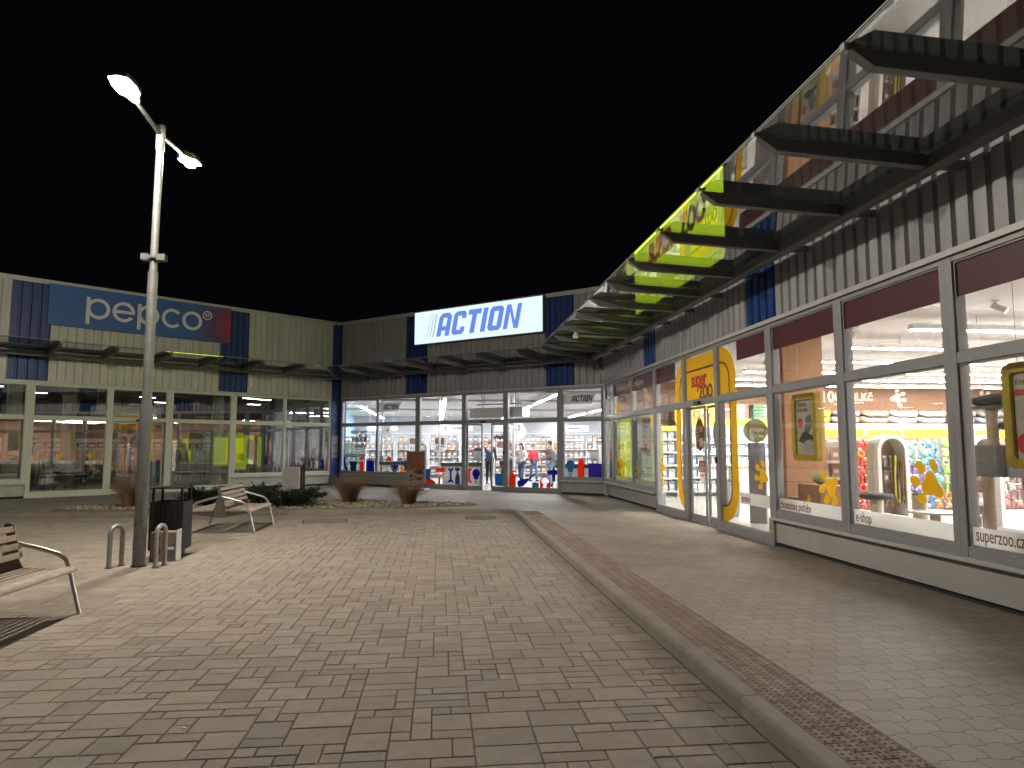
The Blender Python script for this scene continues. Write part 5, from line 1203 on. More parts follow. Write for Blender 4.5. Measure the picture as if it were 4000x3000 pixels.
b = MB(); b.box(-0.26, 0.24, -0.2, 0.25, 0.62, 0.95); b.build('cave', M['felt'], ct, 0.03)
pad(ct, 0.02, -0.02, 1.42, 0.32, 0.24, 0.075, seed=2); pad(ct, 0.10, 0.12, 1.15, 0.30, 0.2, 0.05, seed=5)
b = MB(); b.box(-0.27, 0.30, -0.2, 0.2, 1.335, 1.365); b.build('top_board', M['felt'], ct)
ct = empty('cat_scratcher', 'short cat scratcher with a fuzzy dark round seat on one beige post', 'cat scratcher', ZOO, (12.72, 0.55, 0.72))
post(ct, 0, 0, 0.0, 0.22, 0.07); pad(ct, 0, 0, 0.27, 0.24, 0.22, 0.05, seed=7)
ct = empty('cat_scratcher', 'cream cat scratcher with two thick posts and a low round platform', 'cat scratcher', ZOO, (13.72, 0.6, 0.72))
post(ct, -0.36, 0.1, 0.0, 0.34, 0.085); post(ct, 0.36, 0.06, 0.0, 0.33, 0.075); post(ct, 0.05, -0.02, 0, 0.14, 0.06)
b = MB(); b.cyl((0.02, 0, 0.14), (0.02, 0, 0.165), 0.28, n=24); b.build('platform', M['white_gloss'], ct); pad(ct, -0.36, 0.1, 0.345, 0.09, 0.09, 0.015, 'fur', 'post_cap'); pad(ct, 0.36, 0.06, 0.335, 0.085, 0.085, 0.015, 'fur', 'post_cap')
ct = empty('cat_scratcher', 'white and grey cat shelf with a square platform near the maroon web address', 'cat scratcher', ZOO, (15.9, 0.65, 0.72))
post(ct, -0.15, 0, 0, 0.4); b = MB(); b.box(-0.4, 0.3, -0.2, 0.2, 0.4, 0.44); b.build('platform', M['white_gloss'], ct)
bx = empty('pink_box', 'pink topped carton on the podium below the second hanging frame', 'box', ZOO, (15.62, 0.42, 0.722))
b = MB(); b.box(-0.2, 0.2, -0.12, 0.12, 0, 0.18); b.build('carton', M['white'], bx); b = MB(); b.box(-0.202, 0.202, -0.122, 0.122, 0.18, 0.27); b.build('carton_lid', gm((0.55, 0.03, 0.18)), bx)
bx = empty('gift_box', 'brown carton with a yellow paw beside the terracotta column', 'box', ZOO, (11.25, 0.62, 0.12))
b = MB(); b.box(-0.25, 0.4, -0.22, 0.25, 0, 0.95); b.build('carton', M['orange_wall'], bx)
o = paw('small yellow paw printed on the brown carton', 0, 0, 0.07, -60, M['yellow'], 'printed_paw'); o.parent = bx; o.location = (0.05, -0.232, 0.72); o.rotation_euler = (0, 0, 0); del o['label']; del o['category']
b = MB(); b.ball((0, 0, 0), 0.11, 0.11, 0.09, 14, 9, 0.15, 5); o = b.build('toy_ball', gm((0.35, 0.50, 0.18))); place(o, 'round green pet toy lying on the brown carton', 'pet toy', ZOO, (11.3, 0.6, 1.16))

# hanging yellow framed posters
M['poster_yellow'] = mat('yellow_poster_frame', (0.50, 0.37, 0.015), 0.45, var=0.05)
def hang_frame(label, x, picture):
    r = empty('poster_frame', label, 'poster frame', ZOO, (x, (0.24 if x > 6 else 0.1), 1.44))
    o = rrect(-0.35, 0.35, 0, 1.02, 0.10, 5); i = rrect(-0.255, 0.255, 0.10, 0.92, 0.04, 5); b = MB()
    for p in ring_polys(o, i): b.prism(p, 'y', -0.05, 0.05)
    b.build('frame', M['poster_yellow'], r, 0.012)
    b = MB(); b.prism(rrect(-0.258, 0.258, 0.097, 0.923, 0.04), 'y', -0.012, 0.012); b.build('poster', mat('pale_poster', (0.52, 0.52, 0.45), 0.6, var=0.15, vscale=5), r)
    if picture:
        text('lettering', 'Připravte', 0.10, M['brown_ink'], r, (-0.235, -0.0135, 0.86), (PI/2,0,0), 0.0005, 0.002, align='LEFT', sx=0.75)
        text('lettering', 'se na zimu', 0.10, M['brown_ink'], r, (-0.235, -0.0135, 0.775), (PI/2,0,0), 0.0005, 0.002, align='LEFT', sx=0.75)
        b = MB(); b.prism(arc(-0.15, 0.58, 0.075, 0, 360, 18)[:-1], 'y', -0.0145, -0.012); b.build('red_dot', M['red'], r)
        b = MB(); b.prism([(-0.22,0.30),(-0.1,0.42),(0.0,0.46),(0.1,0.40),(0.2,0.38),(0.24,0.2),(0.0,0.25)], 'y', -0.0142, -0.012); b.build('picture', gm((0.07, 0.05, 0.05)), r)
        b = MB(); b.prism([(-0.04,0.45),(0.1,0.42),(0.2,0.55),(0.14,0.70),(0.02,0.66)], 'y', -0.0148, -0.012); b.build('picture', gm((0.28, 0.26, 0.24)), r)
        b = MB(); b.prism(arc(0.08, 0.22, 0.15, 0, 360, 14, 0.1)[:-1], 'y', -0.0150, -0.012); b.build('picture', gm((0.62, 0.60, 0.55)), r)
    else:
        text('lettering', 'Krmivo', 0.085, M['brown_ink'], r, (-0.235, -0.0135, 0.83), (PI/2,0,0), 0.0005, 0.001, align='LEFT', sx=0.85)
        b = MB(); b.prism(arc(-0.15, 0.24, 0.10, 0, 360, 18)[:-1], 'y', -0.0145, -0.012); b.prism(R(-0.235, 0.0, 0.70, 0.76), 'y', -0.0145, -0.012); b.build('red_dot', M['red'], r)
    b = MB()
    for s in (-0.2, 0.2): b.cyl((s, 0, 1.01), (s, 0, 2.28), 0.003, n=5)
    b.build('wire', M['steel'], r)
hang_frame('yellow framed poster with a red dot hanging beside the terracotta column', 11.60, True)
hang_frame('yellow framed poster hanging in front of the tall cat tree', 15.62, False)
hang_frame('dull yellow framed poster hanging in front of the lime dog poster', 4.22, False)

# corner windows: lime panel, grey panel, dog poster
b = MB(); b.box(-0.55, 0.55, -0.01, 0.01, 0.62, 2.47); o = b.build('display_board', M['lime']); place(o, 'lime green display board behind the corner window', 'display board', ZOO, (1.83, 0.16, 0))
b = MB(); b.box(-1.05, 1.05, -0.01, 0.01, 0.62, 2.47); o = b.build('display_board', mat('grey_green_board', (0.50, 0.55, 0.48), 0.7, var=0.05, trans=0.4)); place(o, 'grey green display board beside the lime board', 'display board', ZOO, (3.45, 0.20, 0))
dp_ = empty('dog_poster', 'lime poster with a grey and white dog near the door surround', 'poster', ZOO, (4.72, 0.16, 0.68))
b = MB(); b.box(-0.30, 0.45, -0.02, 0.02, 0, 1.45); b.build('panel', M['lime'], dp_)
b = MB(); b.prism([(-0.15,0.02),(0.4,0.02),(0.42,0.5),(0.35,0.85),(0.42,1.05),(0.38,1.3),(0.30,1.12),(0.16,1.14),(0.08,1.32),(0.02,1.05),(0.05,0.8),(-0.08,0.55)], 'y', -0.026, -0.02); b.build('picture', gm((0.45, 0.47, 0.50)), dp_)
b = MB(); b.prism([(0.08,0.3),(0.32,0.3),(0.34,0.75),(0.30,1.0),(0.2,0.9),(0.12,1.0),(0.08,0.8)], 'y', -0.029, -0.026); b.build('picture', M['white'], dp_)
# entrance: standing sign, baskets, counter, cans
ss = empty('standing_sign', 'grey standing sign with a round head reading super zoo', 'standing sign', Frame(ZOO.w(8.1, 1.15), ZOO.a + rad(50)), (0, 0, 0.12))
b = MB(); b.box(-0.17, 0.17, -0.06, 0.06, 0, 1.62); b.build('stand', M['felt'], ss, 0.01)
b = MB(); b.prism(arc(0, 1.86, 0.24, 0, 360, 28)[:-1], 'y', -0.09, -0.055); b.build('round_head', gm((0.50, 0.48, 0.10)), ss)
text('lettering', 'super', 0.11, M['red'], ss, (-0.04, -0.092, 1.91), (PI/2,0,0), 0.001, 0.002); text('lettering', 'ZOO', 0.11, M['brown_ink'], ss, (0.04, -0.092, 1.80), (PI/2,0,0), 0.001, 0.002)
for q in range(4):
    k = empty('shopping_basket', 'dark grey shopping basket in the stack inside the pet shop entrance', 'basket', ZOO, (6.75, 1.1, 0.125+q*0.17), rad(3*q), 'shopping baskets stacked inside the entrance')
    b = MB(); o4 = [(-0.24,-0.17),(0.24,-0.17),(0.24,0.17),(-0.24,0.17)]; i4 = [(x*0.8, y*0.8) for x, y in o4]
    V = [(x*0.85, y*0.85, 0) for x, y in o4] + [(x, y, 0.26) for x, y in o4] + [(x*0.96, y*0.95, 0.26) for x, y in o4] + [(x*0.8, y*0.8, 0.01) for x, y in o4]
    b.add(V, [(0,1,2,3)] + [(a, (a+1) % 4, 4+(a+1) % 4, 4+a) for a in range(4)] + [(4+a, 4+(a+1) % 4, 8+(a+1) % 4, 8+a) for a in range(4)] + [(8+a, 8+(a+1) % 4, 12+(a+1) % 4, 12+a) for a in range(4)] + [(12,13,14,15)])
    b.build('basket_body', M['felt'], k)
    b = MB(); b.tube([(-0.235, 0, 0.25), (-0.2, 0, 0.30), (0.2, 0, 0.30), (0.235, 0, 0.25)], 0.008, 6); b.build('handle', M['steel'], k)
ctr = empty('sales_counter', 'white sales counter inside the pet shop entrance', 'counter', EWF, (4.2, -2.4, 0.12))
b = MB(); b.box(-1.2, 1.2, -0.35, 0.35, 0, 0.95); b.build('counter_body', M['white_gloss'], ctr, 0.01); b = MB(); b.box(-1.25, 1.25, -0.4, 0.4, 0.95, 0.99); b.build('counter_top', gm((0.45, 0.30, 0.18)), ctr)
dd = empty('feed_drum', 'clear feed drum with a yellow label behind the glass below the word krmiva', 'drum', ZOO, (10.45, 0.40, 0.12))
b = MB(); b.cyl((0,0,0), (0,0,0.52), 0.15, n=22); b.build('drum_body', gm((0.34, 0.35, 0.33)), dd); b = MB(); b.cyl((0,0,0.52), (0,0,0.57), 0.16, n=22); b.build('drum_lid', M['white_gloss'], dd)
b = MB(); b.tube([(0.153*math.cos(rad(a)), 0.153*math.sin(rad(a)), z) for z in (0.10,) for a in range(200, 341, 14)], 0.004, 4); b.build('rim', M['steel'], dd)
b = MB(); b.box(-0.13, 0.13, -0.165, -0.155, 0.06, 0.34); lb = b.build('drum_label', M['yellow'], dd); text('lettering', 'po otevření', 0.045, M['brown_ink'], lb, (0, -0.167, 0.2), (PI/2,0,0), 0.0005)
b = MB(); b.box(-0.42, 0.35, -0.05, 0.05, 0.12, 0.80); o = b.build('display_board', mat('petrol_board', (0.14, 0.20, 0.22), 0.7)); place(o, 'petrol green low board behind the feed drum', 'display board', ZOO, (10.55, 0.75, 0))
rk = shelf_unit('round cornered wire rack of small toys right of the door surround', Frame(ZOO.w(9.3, 2.0), ZOO.a + rad(55)), -0.45, 0.45, 0, 0.3, [0.5, 0.8, 1.1, 1.4], 1.75, None)
rng = random.Random(5)
for z in (0.5, 0.8, 1.1, 1.4):
    for q in range(4): c, cn = rng.choice([((0.5,0.35,0.3),'tan'),((0.65,0.6,0.6),'white'),((0.3,0.2,0.2),'brown')]); item('bag', c, Frame(ZOO.w(9.3, 2.0), ZOO.a+rad(55)), -0.3+q*0.2, -0.17, z+0.002, 0.16, 0.12, 0.24, 0, 'product_bag', cn + ' small bag on the wire rack right of the door surround', 'bag', 'bags on the wire rack')
# ------------------------------------------------------------------ corner shop interior (world axes)
for k, (x, ys) in enumerate(((-3.6, (31.5, 45)), (0.25, (26.5, 45)), (4.2, (23.2, 45)), (8.2, (22.6, 45)), (12.2, (22.6, 45)))):
    y = ys[0]; n = 0
    while y < ys[1]:
        strip_light(WORLD, x, y, y+1.45, 'ceiling tube light in the ' + ['row nearest the light blue wall', 'row above the checkouts', 'row above the shoppers', 'row behind the last window', 'row deepest to the side'][k] + ' of the corner shop', 3.52, 'tube_a', 0.05); bpy.context.view_layer.objects.active = None
        y += 1.62 if n % 4 != 3 else 2.6; n += 1
for o in [o for o in COL.objects if o.name.startswith('strip_light') and 'corner shop' in o.get('label', '')]: o['group'] = 'ceiling tube lights of the corner shop'
for k, (y, x0, x1) in enumerate(((24.6, 2.2, 12), (29.5, -4, 14), (37, -5, 16))):
    b = MB(); b.tube([(x0, y, 3.66), (x1, y, 3.66)], 0.05, 8); o = b.build('ceiling_duct', M['steel']); tag(o, 'long grey ceiling pipe in the corner shop, ' + ['nearest the windows', 'above the checkouts', 'deep in the shop'][k], 'ceiling pipe')
# heater / air curtain above the sliding doors
ac = empty('air_curtain', 'pale air curtain box hung from the ceiling behind the corner shop door', 'air curtain', CEN, (7.6, 0.75, 2.72))
b = MB(); b.prism([(-0.25, 0), (0.2, 0), (0.28, 0.25), (0.1, 0.36), (-0.25, 0.36)], 'x', -1.15, 1.15); b.build('casing', M['white'], ac, 0.01)
for x in (-0.8, -0.7, 0.7, 0.8):
    b = MB(); b.tube([(x, 0, 0.36), (x+0.02, 0.02, 0.6), (x, 0, 1.0)], 0.015, 6); b.build('hose', M['felt'], ac)
b = MB(); b.box(-1.0, 1.0, -0.02, 0.02, 0.48, 0.52); b.build('hanger', M['steel'], ac)
for k, (x, y, n) in enumerate(((-2.45, 30.4, '4'), (0.05, 27.8, '3'), (2.9, 26.2, '2'), (6.2, 24.2, '1'))):
    r = empty('checkout_pole', 'white ceiling pole with a checkout number ' + ['four beside the light blue wall', 'three behind the orange roller', 'two above the shoppers', 'one behind the last window'][k], 'checkout pole', WORLD, (x, y, 0.12))
    b = MB(); b.cyl((0,0,0), (0,0,3.6), 0.045, n=14); b.build('pole', M['white_gloss'], r)
    b = MB(); b.box(0.06, 0.36, -0.04, 0.0, 2.02, 2.50); p = b.build('number_panel', M['white'], r); text('lettering', n, 0.30, M['grey_ink'], p, (0.21, -0.042, 2.26), (PI/2,0,0), 0.001)
for k, (x, y) in enumerate(((-1.75, 29.6), (0.95, 27.2), (5.0, 24.2))):
    r = empty('checkout', 'white checkout counter with a black belt, ' + ['behind the desk lamp sticker', 'behind the paint roller sticker', 'behind the hairdryer sticker'][k], 'checkout', WORLD, (x, y, 0.12), rad(-6))
    b = MB(); b.box(-0.75, 0.75, -0.3, 0.3, 0, 0.78); b.build('counter_body', M['white_gloss'], r, 0.02)
    b = MB(); b.box(-0.82, 0.82, -0.36, 0.36, 0.78, 0.92); b.build('belt', M['black'], r, 0.02)
    b = MB(); b.box(0.45, 0.75, 0.05, 0.09, 1.0, 1.35); b.box(0.58, 0.62, 0.06, 0.08, 0.92, 1.0); b.build('screen', M['white_gloss'], r)
    b = MB(); b.box(0.82, 0.86, -0.4, 0.4, 0, 1.5); b.build('side_screen', M['white_gloss'], r)
# shelf runs
apal = [((0.60,0.56,0.58), 'pale pink'), ((0.42,0.42,0.46), 'grey'), ((0.68,0.68,0.70), 'white'), ((0.50,0.30,0.22), 'brown'), ((0.30,0.30,0.36), 'slate'), ((0.62,0.42,0.26), 'tan'), ((0.30,0.16,0.14), 'dark red')]
rng = random.Random(91)
for k in range(9):
    x0 = -5.3 + k*1.62; fr = Frame((0, 35.2 - 0.55*(k % 2), 0), 0)
    shelf_unit('white shelf unit across the corner shop, ' + ['by the light blue wall', 'behind the first checkout pole', 'behind the red board', 'behind the navy spanner', 'behind the paint roller', 'behind the door opening', 'behind the shoppers', 'behind the hairdryer sticker', 'behind the last window'][k], fr, x0, x0+1.5, 0, 0.42, [0.35, 0.75, 1.15, 1.55], 1.9, None)
    stock(fr, x0+0.05, x0+1.45, -0.25, [0.35, 0.75, 1.15, 1.55, 1.9], [0.34]*5, rng.choice(['box', 'bottle', 'bag']), apal, 'product_pack', '@ pack on the shelves ' + ['by the light blue wall', 'behind checkout pole 4', 'behind the red board', 'behind the navy spanner', 'behind checkout pole 3', 'behind the door opening', 'behind the shoppers', 'behind the hairdryer sticker', 'behind the last window'][k], 'packs on the corner shop shelves', 'pack', rng, 0.27)
shelf_unit('white shelf stand with green jars beside the light blue wall', Frame((-4.0, 31.6, 0), 0), -0.75, 0.75, 0, 0.4, [0.35, 0.7, 1.05, 1.4], 1.75, None)
stock(Frame((-4.0, 31.6, 0), 0), -0.7, 0.7, -0.22, [0.35, 0.7, 1.05, 1.4, 1.75], [0.28]*5, 'bottle', [((0.42,0.52,0.16), 'green'), ((0.50,0.60,0.28), 'pale green'), ((0.60,0.55,0.40), 'beige')], 'product_jar', '@ jar on the stand beside the light blue wall', 'jars beside the light blue wall', 'jar', rng, 0.2)
b = MB(); b.box(-5.6, 16.9, 0, 0.03, 2.55, 2.60); o = b.build('wall_rail', M['white']); place(o, 'thin white rail along the grey back wall of the corner shop', 'rail', WORLD, (0, 46.9, 0))
for k, x in enumerate((-3.4, 1.2, 4.4, 8.5)):
    b = MB(); b.box(-0.75, 0.75, -0.05, 0, 0, 0.30); o = b.build('hanging_board', M['white']); place(o, 'white department board hanging over the shelves, ' + ['behind the desk lamp sticker', 'behind the paint roller', 'above the door opening', 'behind the last window'][k], 'department board', WORLD, (x*0.82, 34.6, 2.45))
    t = MB(); t.box(-0.3, 0.3, -0.053, -0.05, 0.12, 0.18); t.build('print', M['grey_ink'], o)
    t = MB(); t.cyl((-0.6, -0.02, 0.3), (-0.6, -0.02, 1.28), 0.006, n=5); t.cyl((0.6, -0.02, 0.3), (0.6, -0.02, 1.28), 0.006, n=5); t.build('wire', M['steel'], o)
for k, (x, y, z, tx) in enumerate(((-1.05, 30.0, 1.45, '31⁹⁰'), (0.05, 28.0, 1.45, '22⁹⁰'), (2.6, 27.9, 1.30, '37⁹⁰'))):
    r = empty('price_sign', 'white price sign with a brown picture on a stand, ' + ['behind the football sticker', 'behind the red board', 'in the door opening'][k], 'price sign', WORLD, (x, y, 0.12))
    b = MB(); b.box(-0.22, 0.22, -0.02, 0, z-0.12, z+0.5); p = b.build('card', M['white'], r); b = MB(); b.prism([(-0.19, z+0.22), (0.19, z+0.16), (0.19, z+0.46), (-0.19, z+0.46)], 'y', -0.024, -0.02); b.build('picture', gm((0.30, 0.17, 0.13)), r)
    text('lettering', tx, 0.19, M['grey_ink'], p, (0, -0.022, z+0.04), (PI/2,0,0), 0.001, 0.003, 0.2)
    b = MB(); b.cyl((0, 0.01, 0), (0, 0.01, z), 0.014, n=8); b.cyl((0, 0.01, 0), (0, 0.01, 0.02), 0.16, n=16); b.build('stand', M['steel'], r)
fl = empty('wall_disc', 'white round disc with dots hanging above the shoppers', 'hanging disc', WORLD, (3.6, 30.5, 2.35))
b = MB(); b.prism(arc(0, 0, 0.34, 0, 360, 26)[:-1], 'y', -0.03, 0); b.build('disc', M['white'], fl)
b = MB()
for q in range(9): b.prism(arc(0.2*math.cos(q*2.4), 0.2*math.sin(q*2.4)*(0.4+0.07*q), 0.03, 0, 360, 8)[:-1], 'y', -0.033, -0.03)
b.build('dot_print', M['grey_ink'], fl)
b = MB(); b.cyl((0, -0.01, 0.34), (0, -0.01, 1.38), 0.005, n=5); b.build('wire', M['steel'], fl)

# ------------------------------------------------------------------ people in the corner shop
def skin_mesh(name, V, E, Rr, m, parent=None, lvl=1, root=0):
    me = bpy.data.meshes.new('sk'); me.from_pydata(V, E, []); o = bpy.data.objects.new('sk', me); COL.objects.link(o)
    s = o.modifiers.new('s', 'SKIN'); s.use_smooth_shade = True; s.branch_smoothing = 0.3
    for i, r in enumerate(Rr):
        sv = me.skin_vertices[0].data[i]; sv.radius = r if isinstance(r, tuple) else (r, r); sv.use_root = (i == root)
    ss = o.modifiers.new('u', 'SUBSURF'); ss.levels = lvl; ss.render_levels = lvl
    bpy.context.view_layer.update(); dg = bpy.context.evaluated_depsgraph_get()
    nm = bpy.data.meshes.new_from_object(o.evaluated_get(dg)); bpy.data.objects.remove(o); bpy.data.meshes.remove(me)
    nm.name = name; nm.materials.clear(); nm.materials.append(m)
    for p in nm.polygons: p.use_smooth = True
    ob = bpy.data.objects.new(name, nm); COL.objects.link(ob)
    if parent: ob.parent = parent
    return ob
skinm = mat('skin', (0.52, 0.31, 0.22), 0.55, var=0.05)
def cloth(n, c): return mat('cloth_' + n, c, 0.9, var=0.12, vscale=9, bump=0.3, bscale=50)
def person(label, x, y, rz, H, top, legs, hair, lean=0.0, arms=None, stride=0.12, headyaw=0, longhair=False, shoes=(0.03, 0.03, 0.03), puffy=1.0, skirtlen=0.0):
    """standing figure facing -y; arms = ((elbow),(wrist)) for each side, relative to the shoulder, as fractions of height"""
    k = H/1.75; root = empty('person', label, 'person', WORLD, (x, y, 0.122), rz)
    def P(a, b_, c): return (a*k, (b_ - lean*max(0, c-0.95)/0.7)*k, c*k)
    hip = {-1: P(-.09, 0, .92), 1: P(.09, 0, .92)}; sh = {s: P(.185*s, 0, 1.42) for s in (-1, 1)}
    kn = {s: P(.10*s, -.04 - s*stride*.5, .50) for s in (-1, 1)}; an = {s: P(.11*s, .03 - s*stride, .09) for s in (-1, 1)}
    arms = arms or {}
    el, wr = {}, {}
    for s in (-1, 1):
        de, dw = arms.get(s, ((.04*s, .03, -.28), (.05*s, -.06, -.53)))
        el[s] = tuple(a + b_*k for a, b_ in zip(sh[s], de)); wr[s] = tuple(a + b_*k for a, b_ in zip(sh[s], dw))
    V = [P(0, 0, .95), P(0, .01, 1.12), P(0, .01, 1.34), P(0, .0, 1.48), P(0, -.015, 1.55), P(0, -.02, 1.63), P(0, -.01, 1.70)]
    E = [(0,1),(1,2),(2,3),(3,4),(4,5),(5,6)]; Rr = [(.14*k,.10*k), (.125*k,.09*k), (.15*k,.10*k), .055*k, .058*k, (.075*k,.092*k), (.062*k,.075*k)]
    V.append(P(0, -.125, 1.605)); E.append((5, 7)); Rr.append(.012*k)     # nose
    for s in (-1, 1):
        n = len(V); V += [sh[s], el[s], wr[s]]; E += [(2, n), (n, n+1), (n+1, n+2)]; Rr += [.058*k, .042*k, .028*k]
        d = (Vector(wr[s]) - Vector(el[s])).normalized(); up = Vector((0, -1, 0)); sd = d.cross(up)
        sd = sd.normalized() if sd.length > 0.1 else Vector((1, 0, 0)); nr = sd.cross(d).normalized()
        pm = Vector(wr[s]) + d*0.055*k; V.append(tuple(pm)); E.append((n+2, n+3)); Rr.append((.036*k, .016*k))
        for q, (off, ln) in enumerate(((-.030, .062), (-.010, .074), (.010, .070), (.029, .055))):   # four fingers, slightly curled
            b0 = pm + sd*off*k + d*0.03*k; b1 = b0 + d*ln*0.55*k + nr*0.008*k; b2 = b1 + d*ln*0.4*k + nr*0.022*k
            m_ = len(V); V += [tuple(b0), tuple(b1), tuple(b2)]; E += [(n+3, m_), (m_, m_+1), (m_+1, m_+2)]; Rr += [.0095*k, .0085*k, .007*k]
        t0 = Vector(wr[s]) + d*0.03*k - sd*0.034*k; t1 = t0 + d*0.035*k - sd*0.022*k + nr*0.01*k                # thumb from the side of the palm
        m_ = len(V); V += [tuple(t0), tuple(t1)]; E += [(n+2, m_), (m_, m_+1)]; Rr += [.011*k, .009*k]
        n = len(V); V += [hip[s], kn[s], an[s], (an[s][0]+.01*s, an[s][1]-.15*k, .035*k)]; E += [(0, n), (n, n+1), (n+1, n+2), (n+2, n+3)]; Rr += [.085*k, .056*k, .038*k, (.04*k, .03*k)]
    skin_mesh('body', V, E, Rr, skinm, root)
    # jacket: same joints, a little wider; ends at hip and wrist
    J = [P(0, 0, .93 - skirtlen), P(0, 0, 1.02), P(0, .01, 1.14), P(0, .01, 1.34), P(0, 0, 1.465)]; JE = [(0,1),(1,2),(2,3),(3,4)]; p = puffy
    JR = [(.19*k*p,.135*k*p), (.175*k*p,.125*k*p), (.155*k*p,.115*k*p), (.175*k*p,.125*k*p), (.075*k,.07*k)]
    for s in (-1, 1):
        n = len(J); w9 = tuple(a + (b_-a)*0.93 for a, b_ in zip(el[s], wr[s])); J += [sh[s], el[s], w9]; JE += [(3, n), (n, n+1), (n+1, n+2)]; JR += [.078*k*p, .062*k*p, .044*k*p]
    skin_mesh('jacket', J, JE, JR, top, root)
    T = [P(0, 0, .96)]; TE = []; TR = [(.15*k, .115*k)]
    for s in (-1, 1):
        n = len(T); a9 = (an[s][0], an[s][1], an[s][2]-.01*k); T += [hip[s], kn[s], a9]; TE += [(0, n), (n, n+1), (n+1, n+2)]; TR += [(.098*k,.105*k), .072*k, .056*k]
    skin_mesh('trousers', T, TE, TR, legs, root)
    for s in (-1, 1):
        b = MB(); c = an[s]; b.ball((c[0]+.006*s, c[1]-.065*k, .045*k), .052*k, .135*k, .05*k, 12, 8); b.box(c[0]-.045*k+.006*s, c[0]+.045*k+.006*s, c[1]-.185*k, c[1]+.055*k, 0, .022*k); b.build('shoe', cloth('shoe', shoes), root)
    hm = mat('hair', hair, 0.7, var=0.2, vscale=30, bump=0.5)
    hc = Vector(P(0, -.008, 1.665)); b = MB()
    b.ball((hc.x, hc.y+.022*k, hc.z+.012*k), .090*k, .100*k, .098*k, 16, 10, 0.12, 3)
    b.v = [(vx, vy + (0.045*k if (vz < hc.z + 0.01*k and vy < hc.y - 0.03*k) else 0), vz) for vx, vy, vz in b.v]
    if longhair: b.ball((hc.x, hc.y+.062*k, hc.z-.14*k), .098*k, .058*k, .20*k, 14, 9, 0.18, 5)
    b.build('hair', hm, root)
    b = MB()
    for s in (-1, 1): b.ball((hc.x+.030*s*k, hc.y-.098*k, hc.z-.032*k), .009*k, n=8, m=6)
    b.build('eye', M['black'], root)
    b = MB(); b.tube([(hc.x-.025*k, hc.y-.096*k, hc.z-.095*k), (hc.x, hc.y-.104*k, hc.z-.097*k), (hc.x+.025*k, hc.y-.096*k, hc.z-.095*k)], .005*k, 6); b.build('mouth', cloth('lip', (0.35, 0.12, 0.1)), root)
    return root
navy = cloth('navy', (0.02, 0.028, 0.07)); jean = cloth('jeans', (0.06, 0.11, 0.20)); ljean = cloth('pale_jeans', (0.22, 0.31, 0.42)); dark = cloth('black', (0.025, 0.025, 0.03))
grey = cloth('grey', (0.38, 0.37, 0.36)); white = cloth('cream', (0.62, 0.60, 0.57)); brownp = cloth('brown', (0.16, 0.11, 0.105)); redc = cloth('red', (0.50, 0.04, 0.06)); rust = cloth('rust', (0.25, 0.12, 0.09)); slate = cloth('slate', (0.10, 0.13, 0.17))
person('person in a navy jacket seen from behind in the door opening, arm stretched out', 2.12, 28.4, rad(165), 1.82, navy, dark, (0.22, 0.15, 0.09), 0.10, {1: ((.27, -.02, -.06), (.48, -.08, -.04)), -1: ((-.05, -.06, -.27), (-.02, -.22, -.46))})
person('person with long dark hair in a cream pullover and jeans', 3.28, 26.8, rad(-35), 1.67, white, jean, (0.05, 0.03, 0.025), 0.03, {1: ((.06, -.05, -.27), (.0, -.24, -.36)), -1: ((-.07, .0, -.27), (-.04, -.2, -.42))}, 0.2, longhair=True)
person('person in a brown padded jacket and pale jeans, turned sideways', 4.36, 26.3, rad(-75), 1.76, brownp, ljean, (0.05, 0.035, 0.03), 0.04, {1: ((.05, -.06, -.27), (-.04, -.27, -.30)), -1: ((-.05, -.06, -.27), (.04, -.27, -.30))}, 0.06, puffy=1.12)
person('person with fair hair in a dark coat behind the brown padded jacket', 4.78, 27.5, rad(200), 1.74, slate, dark, (0.42, 0.30, 0.17), 0.02, longhair=True)
person('person in a grey pullover bending over by the sliding door post', 2.62, 27.1, rad(60), 1.66, grey, dark, (0.22, 0.12, 0.06), 0.30, {1: ((.03, -.14, -.22), (.0, -.36, -.34)), -1: ((-.03, -.14, -.22), (.0, -.36, -.36))})
person('person in a long red jacket and jeans further back in the shop', 4.25, 30.3, rad(20), 1.66, redc, jean, (0.10, 0.06, 0.04), 0.0, skirtlen=0.1)
person('person in a rust brown jacket and dark trousers standing behind the orange bottle sticker', 3.05, 29.6, rad(-10), 1.80, rust, dark, (0.30, 0.16, 0.10))

# ------------------------------------------------------------------ clothes shop interior
def pcol(x, y, label):
    b = MB(); b.cyl((0,0,0.12), (0,0,3.74), 0.2, n=28); o = b.build('column', M['plinth_p']); place(o, label, 'column', PEP, (x, y, 0))
pcol(-11.0, 0.55, 'round pale column behind the first clothes shop window'); pcol(-9.4, 1.2, 'round pale column behind the full height window left of the door'); pcol(-4.78, 0.55, 'round pale column between the lime posters')
ac = empty('air_curtain', 'rounded white air curtain box above the clothes shop door', 'air curtain', PEP, (-7.85, 0.55, 2.66))
b = MB(); b.prism(rrect(-0.16, 0.16, 0, 0.36, 0.08), 'x', -1.05, 1.05); b.build('casing', M['white'], ac, 0.01)
for s in (-0.9, 0.9): b = MB(); b.cyl((s, 0, 0.36), (s, 0, 1.08), 0.012, n=6); b.build('hanger', M['steel'], ac)
def downlight(x, y, label):
    r = empty('downlight', label, 'ceiling light', PEP, (x, y, 3.6))
    b = MB(); b.box(-0.30, 0.30, -0.07, 0.07, -0.05, 0.0); b.build('housing', M['white'], r); b = MB(); b.box(-0.28, 0.28, -0.055, 0.055, -0.056, -0.0505); b.build('diffuser', M['tube_p'], r)
    b = MB(); b.cyl((0,0,0), (0,0,0.14), 0.01, n=6); b.build('hanger', M['steel'], r)
M['tube_p'] = emit_mat('dim_led', (1.0, 0.95, 0.86), 48)
